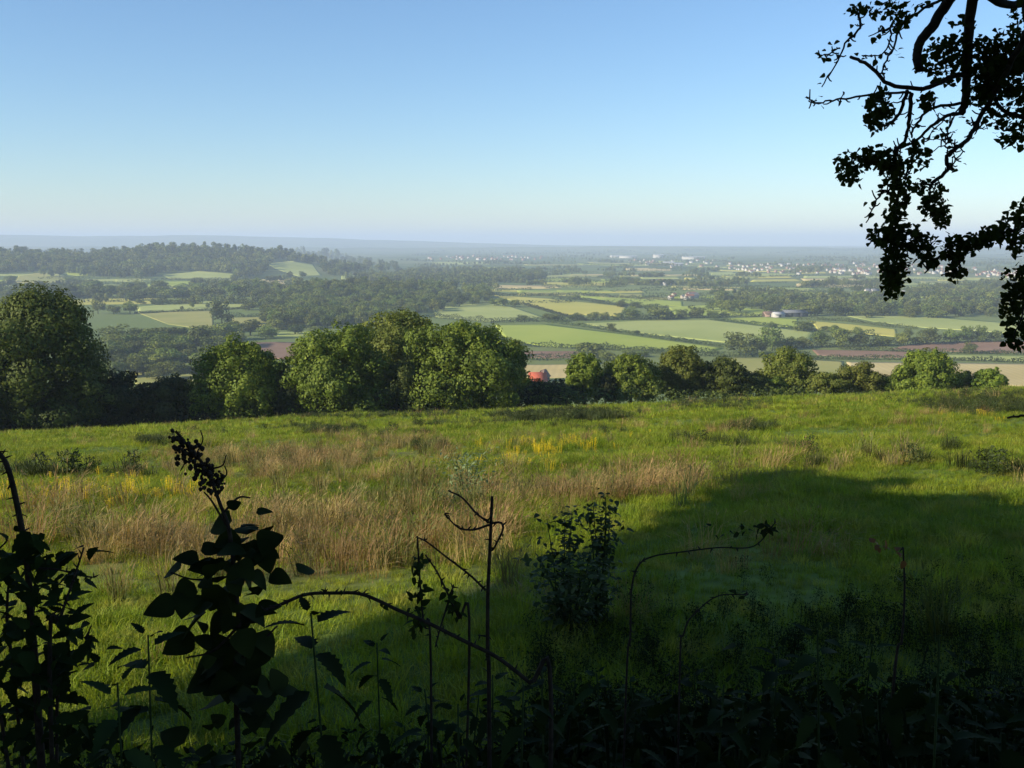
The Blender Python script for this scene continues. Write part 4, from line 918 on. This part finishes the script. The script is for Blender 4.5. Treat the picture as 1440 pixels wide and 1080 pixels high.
# ------------------------------------------------------------------ trees and hedge behind the camera (they shade the foreground)
def sunpos(n_, s_, H):
    """point at perpendicular offset n, distance s along the light, height H of its light ray over the origin"""
    hx, hy = -math.sin(SUN_AZ), -math.cos(SUN_AZ)
    return np.array([hx * s_ - hy * n_, hy * s_ + hx * n_, H - s_ * math.tan(SUN_EL)])
def shade_tree(label, sp, lob, n, leaf, g, name='tree'):
    b0 = sunpos(*sp); b0[2] = float(height(b0[0], b0[1]))
    t = thing(name, label, 'tree', b0); L = []
    for n_, s_, H, r_ in lob: L.append((*sunpos(n_, s_, H), r_))
    lobes_crown(L, n, leaf, g, b0, t); top = np.array(L[0][:3]) - b0
    mb = MB(); mb.add(*tube(spline([(0, 0, -.5), top * np.array([.1, .1, .4]), top], 5), np.linspace(.35, .12, 11), 8)); link('trunk', mb.mesh('trunk', True), M['bark_dark'], t)
    for l in L[1:]:
        c = np.array(l[:3]) - b0; mb = MB(); mb.add(*tube(spline([top * .45, (top * .45 + c) / 2 + [0, 0, .3], c], 4), np.linspace(.14, .04, 9), 6)); link('limb', mb.mesh('limb', True), M['bark_dark'], t)
gs = np.random.default_rng(41)
shade_tree('broad tree behind the camera whose overhang shades the slope', (6, -8, 0), [(6, -8, 1.4, 1.5), (8, -7.6, -.1, 1.35), (9.8, -8, .25, 1.1), (11.4, -7.5, .45, .95), (12.8, -8, .6, .8), (13.9, -8, .75, .62), (14.5, -7.6, .9, .42), (8, -8.4, .8, .8), (10, -7.7, .9, .7), (11.8, -8.2, 1.05, .6), (6.4, -7.2, -1.0, 1.2), (5, -8, 2.8, 1.6), (4.6, -7, -2.2, .8), (4, -6.5, -2, 1.2), (5.0, -7, -1.75, .75), (7, -8, -1.0, .85), (8.4, -8, -.75, .8), (9.8, -8, -.45, .75), (11, -8, -.1, .65), (12.2, -8, .15, .6), (5.7, -8, -.5, 1.2), (7.0, -8, .3, 1.3), (8.4, -8, .9, 1.0), (9.8, -8, 1.0, .8), (5.6, -8, .9, 1.4)], 46000, .22, gs)
shade_tree('tall dense tree behind the camera to the left', (0, -9, 0), [(0, -9, 3.4, 2.4), (1.6, -9, 1.6, 2.0), (-2, -9, 2.4, 2.4), (3.2, -8.5, 2.2, 2.2), (4, -8, .2, 1.8), (1.6, -8, 3.4, 1.6), (-1, -8, .6, 2.0), (2.6, -8, .2, 1.6), (1, -7.5, -1.2, 1.5), (-1.5, -7.5, -1.4, 1.6), (3, -7.5, -1.2, 1.4)], 26000, .26, gs)
shade_tree('tall dense tree behind the camera', (-6, -8, 0), [(-6, -8, 4, 2.8), (-4, -8, 1.6, 2.4), (-8, -8, 1.8, 2.6), (-6, -7, .4, 2.2), (-9, -7, 4, 2.4), (-3.6, -7, 4.2, 2.0)], 12000, .28, gs)
shade_tree('tall dense tree behind the camera to the right', (-12, -6, 0), [(-12, -6, 4, 2.8), (-10, -6, 1.6, 2.4), (-14, -6, 1.8, 2.6), (-12, -5, .4, 2.2)], 9000, .28, gs)
W_ = np.array([sunpos(x_, -7.0, 0) for x_ in (5.2, 3, 0, -4, -8, -13, -18)]); W_[:, 2] = height(W_[:, 0], W_[:, 1])
hedge(None, 3.2, 2.2, 'overgrown hedge behind the camera', 'shade_leaf', 420, .20, W_, None, g=gs)

# ------------------------------------------------------------------ foreground plants in the shade
gp = np.random.default_rng(57)
def ground_pt(px, py, Y):
    p = at(px, py, Y); return np.array([p[0], Y, float(height(p[0], Y))])
def nettle(label, px, py, Y, L=.085, pairs=9, g=gp, lean=.06, group=None, name='nettle', mat='nettle', tmpl=None):
    top = at(px, py, Y); base = np.array([top[0] + g.normal(0, lean), Y + g.normal(0, .08), 0]); base[2] = float(height(base[0], base[1]))
    t = thing(name, label, 'plant', base, group); S = spline([base - [0, 0, .05], (base + top) / 2 + [g.normal(0, .02), 0, 0], top], 8)
    mb = MB(); mb.add(*tube(S, np.linspace(.0045, .002, len(S)), 5)); link('stem', mb.mesh('stem', True, base), M['stem_green'], t)
    h = np.linalg.norm(top - base); C = []; D = []; Ls = []; pos = h; a0 = g.uniform(0, 3.14); k = 0
    while pos > h * .22 and k < pairs:
        f = pos / h; P = base + (top - base) * f
        l = L * (.35 + .65 * min(1, k / 2.5)) * g.uniform(.85, 1.1)
        for s in (0, math.pi):
            a = a0 + s + g.normal(0, .15); up = .9 - .45 * min(k, 3)
            C.append(P + .015 * np.array([math.cos(a), math.sin(a), 0])); D.append((math.cos(a), math.sin(a), up + g.normal(0, .12))); Ls.append(l)
        a0 += math.pi / 2; pos -= (.018 + .018 * min(k, 4)) * (L / .085) * g.uniform(.85, 1.15); k += 1
    C = np.array(C); D = np.array(D); T = tmpl or NLEAF
    U = np.tile([0, 0, 1.], (len(C), 1)) + g.normal(0, .12, (len(C), 3))
    V, Fq = stamp(T[0], T[1], leaf_mats(D, U, np.array(Ls)), C); mb = MB(); mb.add(V, Fq); link('foliage', mb.mesh('foliage', False, base), M[mat], t)
    return t
def leafy_shoot(name, label, base, stems, leaves, mat, cat='plant', tmpl=ROUND, smat='stem_dark', buds=None, thorns=0, g=gp):
    """stems: (world polyline, r0, r1); leaves: (points, directions, lengths)"""
    t = thing(name, label, cat, base)
    for P, r0, r1 in stems:
        S = spline(P, 6); mb = MB(); mb.add(*tube(S, np.linspace(r0, r1, len(S)), 6))
        for k in range(int(thorns * len(S))):
            i = int(g.integers(1, len(S))); d_ = unit(g.normal(size=3)); mb.add(*tube([S[i], S[i] + d_ * (r0 + .004), S[i] + d_ * (r0 + .011)], [.0025, .0016, .0003], 4))
        link('stem', mb.mesh('stem', True, base), M[smat], t)
    if leaves is not None:
        C, D, L = leaves; U = np.tile([0, -.35, 1.], (len(C), 1)) + g.normal(0, .35, (len(C), 3))
        V, Fq = stamp(tmpl[0], tmpl[1], leaf_mats(np.asarray(D), U, np.asarray(L)), np.asarray(C)); mb = MB(); mb.add(V, Fq); link('foliage', mb.mesh('foliage', False, base), M[mat], t)
    if buds is not None:
        bv, bf = bud_t; n = len(buds); r_ = g.uniform(.003, .0075, n)
        mats = np.tile(np.eye(3), (n, 1, 1)) * r_[:, None, None]; V, Fq = stamp(bv, bf, mats, np.asarray(buds)); mb = MB(); mb.add(V, Fq); link('flower_head', mb.mesh('flower_head', True, base), M['stem_dark'], t)
    return t
def ico():
    import bmesh
    bm = bmesh.new(); bmesh.ops.create_icosphere(bm, subdivisions=1, radius=1); V = np.array([v.co[:] for v in bm.verts]); V *= 1 + gp.uniform(-.2, .2, (len(V), 1)); Fc = np.array([[v.index for v in f.verts] for f in bm.faces]); bm.free(); return V, [Fc]
bud_t = ico()
def pix(L, Y): return np.array([at(a_, b_, Y) for a_, b_ in L])
# tall broad-leaved shoot with a flower head
Y = 2.3; base = ground_pt(332, 1080, Y)
main = np.vstack([[base], pix([(333, 1000), (334, 930), (336, 880), (330, 810), (322, 745), (310, 710), (290, 660), (265, 628), (247, 606)], Y)])
LV = [(308, 738, 62, 200), (318, 765, 60, 200), (336, 775, 48, 250), (240, 803, 56, 200), (262, 785, 50, 160), (258, 832, 50, 215), (300, 842, 62, 250), (332, 822, 60, 300), (375, 788, 52, 300), (352, 738, 40, 10), (372, 719, 34, 10), (330, 709, 30, 30), (352, 770, 42, -20),
      (268, 880, 80, 220), (250, 905, 70, 200), (356, 863, 70, -20), (374, 905, 60, -40), (305, 880, 60, 230), (312, 920, 80, 240), (290, 940, 80, 215), (350, 945, 70, -30), (375, 860, 44, 10), (300, 985, 90, 200), (350, 990, 90, -30), (280, 790, 46, 190), (300, 800, 60, 220), (345, 905, 60, -60), (322, 960, 80, 260), (320, 860, 60, 270)]
C = []; D = []; Ls = []
for a_, b_, l_, an in LV:
    th = R(an); d_ = np.array([math.cos(th), gp.normal(0, .5), math.sin(th) * 1.0]); d_ /= np.linalg.norm(d_); p = at(a_, b_, Y + gp.normal(0, .05)); l_ = l_ * Y / F * .74; C.append(p - d_ * l_ * .5); D.append(d_); Ls.append(l_)
for k in range(150):
    i = gp.uniform(.12, .62); p = main[0] + (main[5] - main[0]) * gp.uniform(.35, 1); a_ = gp.uniform(0, 6.28); C.append(p + gp.normal(0, .055, 3) * [1.1, 1, .5]); D.append((math.cos(a_), math.sin(a_), gp.normal(-.1, .4))); Ls.append(gp.uniform(.035, .075))
stems = [(main, .008, .003), (pix([(318, 738), (298, 705), (287, 692)], Y), .003, .002), (pix([(315, 720), (335, 700), (352, 700)], Y), .003, .002), (pix([(290, 660), (312, 655), (318, 640)], Y), .0025, .0015), (pix([(300, 685), (318, 668), (316, 655)], Y), .0025, .0015), (pix([(280, 645), (262, 650), (254, 662)], Y), .002, .0015), (pix([(336, 880), (300, 915), (262, 925)], Y), .004, .002), (pix([(334, 930), (370, 900), (390, 880)], Y), .004, .002), (pix([(330, 810), (275, 815), (240, 805)], Y), .003, .002), (pix([(275, 640), (285, 620), (282, 605)], Y), .002, .0015)]
q = np.clip(gp.normal(0, .8, (190, 2)), -1.4, 1.4); along = gp.uniform(0, 1, 190)
B = np.stack([252 + along * 52 + q[:, 0] * 13, 615 + along * 70 + q[:, 1] * 11], -1); B = np.array([at(a_, b_, Y + gp.normal(0, .02)) for a_, b_ in B])
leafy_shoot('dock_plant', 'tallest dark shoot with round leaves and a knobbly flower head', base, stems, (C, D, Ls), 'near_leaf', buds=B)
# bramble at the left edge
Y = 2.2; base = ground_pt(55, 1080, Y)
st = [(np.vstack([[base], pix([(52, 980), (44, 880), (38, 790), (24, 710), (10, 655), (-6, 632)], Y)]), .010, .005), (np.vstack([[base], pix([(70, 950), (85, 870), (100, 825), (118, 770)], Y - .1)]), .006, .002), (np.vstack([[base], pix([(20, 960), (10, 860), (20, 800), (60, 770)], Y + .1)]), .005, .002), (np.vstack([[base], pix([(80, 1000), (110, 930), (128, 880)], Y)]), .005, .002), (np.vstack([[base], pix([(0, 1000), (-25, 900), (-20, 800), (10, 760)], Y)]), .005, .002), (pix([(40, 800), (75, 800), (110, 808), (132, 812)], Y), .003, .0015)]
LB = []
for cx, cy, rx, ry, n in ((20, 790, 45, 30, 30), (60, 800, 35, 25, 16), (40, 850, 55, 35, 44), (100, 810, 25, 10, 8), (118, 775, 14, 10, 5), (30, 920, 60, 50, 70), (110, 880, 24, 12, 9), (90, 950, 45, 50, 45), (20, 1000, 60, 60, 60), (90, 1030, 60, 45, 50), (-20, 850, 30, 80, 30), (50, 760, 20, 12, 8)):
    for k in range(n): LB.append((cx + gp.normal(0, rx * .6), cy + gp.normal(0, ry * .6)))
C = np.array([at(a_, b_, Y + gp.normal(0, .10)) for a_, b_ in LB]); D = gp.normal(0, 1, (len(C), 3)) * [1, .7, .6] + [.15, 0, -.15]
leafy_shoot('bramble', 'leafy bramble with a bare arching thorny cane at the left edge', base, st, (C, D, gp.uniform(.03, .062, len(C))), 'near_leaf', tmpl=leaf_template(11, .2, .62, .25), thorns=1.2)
# nettles against the light
nettle('dark nettle with drooping toothed leaves right of the tallest shoot', 437, 862, 1.9, .125, 7)
nettle('dark nettle left of the tallest shoot', 208, 893, 2.0, .12, 10)
nettle('short nettle at the foot of the bramble', 165, 960, 1.9, .11, 9)
# arching bramble cane
def cane(name, label, stems, cat='plant', leaves=None, mat='near_leaf', tmpl=LEAF, thorns=.8, base=None, smat='stem_dark'):
    b_ = base if base is not None else stems[0][0][0]
    return leafy_shoot(name, label, b_, stems, leaves, mat, cat, tmpl, smat, None, thorns)
Y = 2.1
g0 = ground_pt(760, 1080, Y); P = np.vstack([[g0], pix([(775, 985), (745, 960), (700, 925), (650, 900), (600, 875), (560, 858), (510, 836), (470, 834), (430, 836), (395, 850), (372, 858)], Y)])
def sprig(L, Y, n, sz):
    S = spline(pix(L, Y), 6); i = gp.integers(0, len(S), n); return S[i] + gp.normal(0, .006, (n, 3)), gp.normal(0, 1, (n, 3)) + [0, 0, -.5], gp.uniform(sz * .6, sz * 1.2, n)
cane('bramble_cane', 'bare thorny cane arching from the shade to the tallest shoot', [(P, .0055, .0035)], leaves=sprig([(600, 876), (520, 842), (470, 834), (430, 836)], Y, 9, .018))
Y = 2.2; g0 = ground_pt(690, 1080, Y)
cane('dead_stem', 'tallest bare upright twig with hooked side shoots in the middle', [(np.vstack([[g0], pix([(688, 1000), (686, 920), (686, 840), (689, 770), (692, 698)], Y)]), .006, .0035), (pix([(688, 735), (670, 722), (650, 700), (630, 690)], Y), .003, .0018), (pix([(688, 738), (665, 745), (645, 742), (630, 728), (625, 722)], Y), .0028, .0015), (pix([(690, 736), (704, 735), (707, 745), (695, 770), (690, 775)], Y), .003, .002), (pix([(683, 830), (660, 808), (630, 785), (600, 762), (585, 755)], Y), .0032, .0016), (pix([(686, 895), (672, 893)], Y), .003, .001)], thorns=.5)
Y = 2.25; g0 = ground_pt(600, 1080, Y)
cane('dead_stem', 'upright twig hung with withered leaf clusters', [(np.vstack([[g0], pix([(606, 940), (596, 880), (590, 810), (587, 754)], Y)]), .0035, .002)], leaves=sprig([(588, 785), (586, 800), (590, 830), (584, 850), (592, 868), (584, 890)], Y, 60, .024), thorns=.5)
Y = 2.15; g0 = ground_pt(630, 1080, Y)
cane('dead_stem', 'forked twig leaning between the two upright twigs', [(np.vstack([[g0], pix([(660, 920), (645, 870), (632, 840), (615, 805), (598, 780)], Y)]), .0035, .002), (pix([(632, 840), (638, 822)], Y), .0025, .0015), (pix([(632, 842), (620, 880), (612, 910)], Y), .0025, .0015)], leaves=sprig([(630, 835), (636, 850), (640, 868)], Y, 22, .02), thorns=.5)
Y = 2.3; g0 = ground_pt(870, 1080, Y)
cane('bramble_cane', 'thin cane bending over to the right in the shade', [(np.vstack([[g0], pix([(880, 980), (886, 900), (888, 830), (898, 795), (920, 782), (960, 776), (1010, 770), (1060, 768), (1090, 735)], Y)]), .0028, .0014)], leaves=sprig([(1000, 760), (1040, 750), (1080, 740), (990, 745)], Y, 26, .022), thorns=.6)
Y = 2.2; g0 = ground_pt(960, 1080, Y)
cane('bramble_cane', 'short bent cane below the thin bending cane', [(np.vstack([[g0], pix([(955, 980), (962, 890), (980, 860), (1010, 838), (1050, 836)], Y)]), .0025, .0013)], leaves=sprig([(1010, 838), (1050, 836)], Y, 8, .02), thorns=.5)
Y = 2.3; g0 = ground_pt(1240, 1080, Y)
t = cane('withered_plant', 'stalk with withered orange brown leaves in the shade at right', [(np.vstack([[g0], pix([(1255, 980), (1268, 900), (1272, 830), (1270, 770)], Y)]), .004, .002)], leaves=sprig([(1232, 768), (1250, 772), (1262, 775), (1278, 790)], Y, 12, .024), mat='dry_leaf', thorns=.3)
Y = 2.0; g0 = ground_pt(1320, 1080, Y)
cane('dead_stem', 'pale dry stalk standing in the shade at the right', [(np.vstack([[g0], pix([(1318, 980), (1315, 900), (1312, 860)], Y)]), .003, .0018)], thorns=.3, smat='stem_green')
# half lit plants on the slope
def weed(label, px, py, pb, Y, wpx, n, leaf, mat, name='weed', tmpl=LEAF, ns=3):
    top = at(px, py, Y); x0 = top[0]; base = np.array([x0, Y, float(height(x0, Y))]); h = top[2] - base[2]; w = wpx * Y / F / 2
    t = thing(name, label, 'plant', base); C = []; D = []
    for k in range(ns):
        mb = MB(); e = np.array([gp.uniform(-.7, .7) * w, gp.uniform(-.5, .5) * w, h * gp.uniform(.8, 1)]); S = spline([(0, 0, -.05), e * [.5, .5, .5] + [.02, 0, 0], e], 6); mb.add(*tube(S, np.linspace(.008, .003, len(S)), 5)); link('stem', mb.mesh('stem', True), M['stem_green'], t)
        i = np.maximum(gp.integers(-3, len(S), n // ns), 1); C.append(S[i] + gp.normal(0, 1, (len(i), 3)) * [w * .3, w * .3, .03]); D.append(gp.normal(0, 1, (len(i), 3)) * [1, 1, .5] + [0, 0, .1])
    C = np.concatenate(C); D = np.concatenate(D); U = np.tile([0, 0, 1.], (len(C), 1)) + gp.normal(0, .3, (len(C), 3))
    V, Fq = stamp(tmpl[0], tmpl[1], leaf_mats(D, U, gp.uniform(leaf * .6, leaf * 1.3, len(C))), C); mb = MB(); mb.add(V, Fq); link('foliage', mb.mesh('foliage'), M[mat], t)
    return t
weed('taller leafy weed at the edge of the shade', 840, 698, 845, 7.4, 64, 760, .052, 'dock', ns=6)
weed('shorter leafy weed left of the taller one at the shade edge', 785, 722, 855, 7.4, 64, 640, .052, 'dock', ns=5)
weed('bushy weed at the foot of the two leafy weeds', 800, 770, 860, 7.1, 130, 1000, .055, 'dock', ns=9)
weed('pale willow sapling standing among the dry grass', 655, 632, 760, 17.5, 85, 700, .10, 'willow', 'willow_sapling', LONG, 9)
weed('low pale willow shoot in front of the willow sapling', 640, 690, 770, 16.0, 75, 350, .10, 'willow', 'willow_sapling', LONG, 7)
Y = 26.; p0 = at(1012, 625, Y); p1 = at(1042, 662, Y); p1[2] = float(height(p1[0], Y)) - .02
cane('dry_stalk', 'single pale dry stalk leaning in the sunlit meadow', [(np.array([p1, (p0 + p1) / 2 + [.04, 0, .06], p0]), .014, .008)], thorns=0, smat='stem_green')
# nettle bed in the shade at right: counted stems
pos = [(int(520 + k * 31 + gp.normal(0, 9)), int(915 + gp.uniform(-35, 120)), float(gp.uniform(1.9, 3.4))) for k in range(30)]
pos.sort()
for k, (a_, b_, y_) in enumerate(pos):
    nettle('dim nettle in the shaded bed at the bottom, %s from the left' % ORD[k], a_, b_, y_, float(gp.uniform(.06, .095)), 10, group='nettles in the shaded bed')
P = np.stack([gp.uniform(-4.5, 6.5, 10500), gp.uniform(1.2, 10, 10500)], -1); P = P[np.abs(P[:, 0]) < P[:, 1] * .75 + .4]; P = np.concatenate([P, height(P[:, 0], P[:, 1])[:, None]], 1)
def herb(name):
    n = 150; C = np.stack([gp.normal(0, .17, n), gp.normal(0, .17, n), gp.uniform(.05, 1, n) ** .8], -1); a = gp.uniform(0, 6.28, n)
    D = np.stack([np.cos(a), np.sin(a), gp.normal(-.1, .6, n)], -1); U = np.tile([0, 0, 1.], (n, 1)) + gp.normal(0, .5, (n, 3))
    V, Fq = stamp(NLEAF[0], NLEAF[1], leaf_mats(D, U, gp.uniform(.03, .095, n)), C); mb = MB(); mb.add(V, Fq)
    for k in range(4): e = gp.normal(0, .15, 2); mb.add(*tube([(e[0] * .5, e[1] * .5, -.1), (e[0], e[1], .95)], .005, 4))
    return mb.mesh(name)
fade = np.where(P[:, 0] < .1, sstep(3.0, 4.3, P[:, 1]), .25 + .75 * sstep(4, 9.5, P[:, 1]) * (P[:, 1] > 4.5) - .25 * (P[:, 1] < 4))
P = P[gp.uniform(size=len(P)) > fade]
P = P[P[:, 1] > 1.9]; cap = np.clip(1.8 - .30 * P[:, 1] - .12 * (P[:, 0] < 0), .26, 2); scatter('undergrowth', P, cap * gp.uniform(.35, .95, len(P)), [(herb('herb_clump'), M['undergrowth']) for k in range(4)], 'rank nettles and herbs covering the shaded foreground', .15, gp)

# ------------------------------------------------------------------ render settings
vs = scene.view_settings; scene.display_settings.display_device = 'sRGB'
vs.view_transform = 'Standard'; vs.look = 'None'; vs.gamma = 1.0; vs.use_curve_mapping = False; vs.exposure = 0.74
scene.render.engine = 'CYCLES'; c = scene.cycles
c.use_denoising = True; c.max_bounces = 6; c.diffuse_bounces = 3; c.glossy_bounces = 2; c.transmission_bounces = 3; c.volume_bounces = 1; c.transparent_max_bounces = 8
c.use_adaptive_sampling = True; c.sample_clamp_indirect = 4
scene.render.film_transparent = False
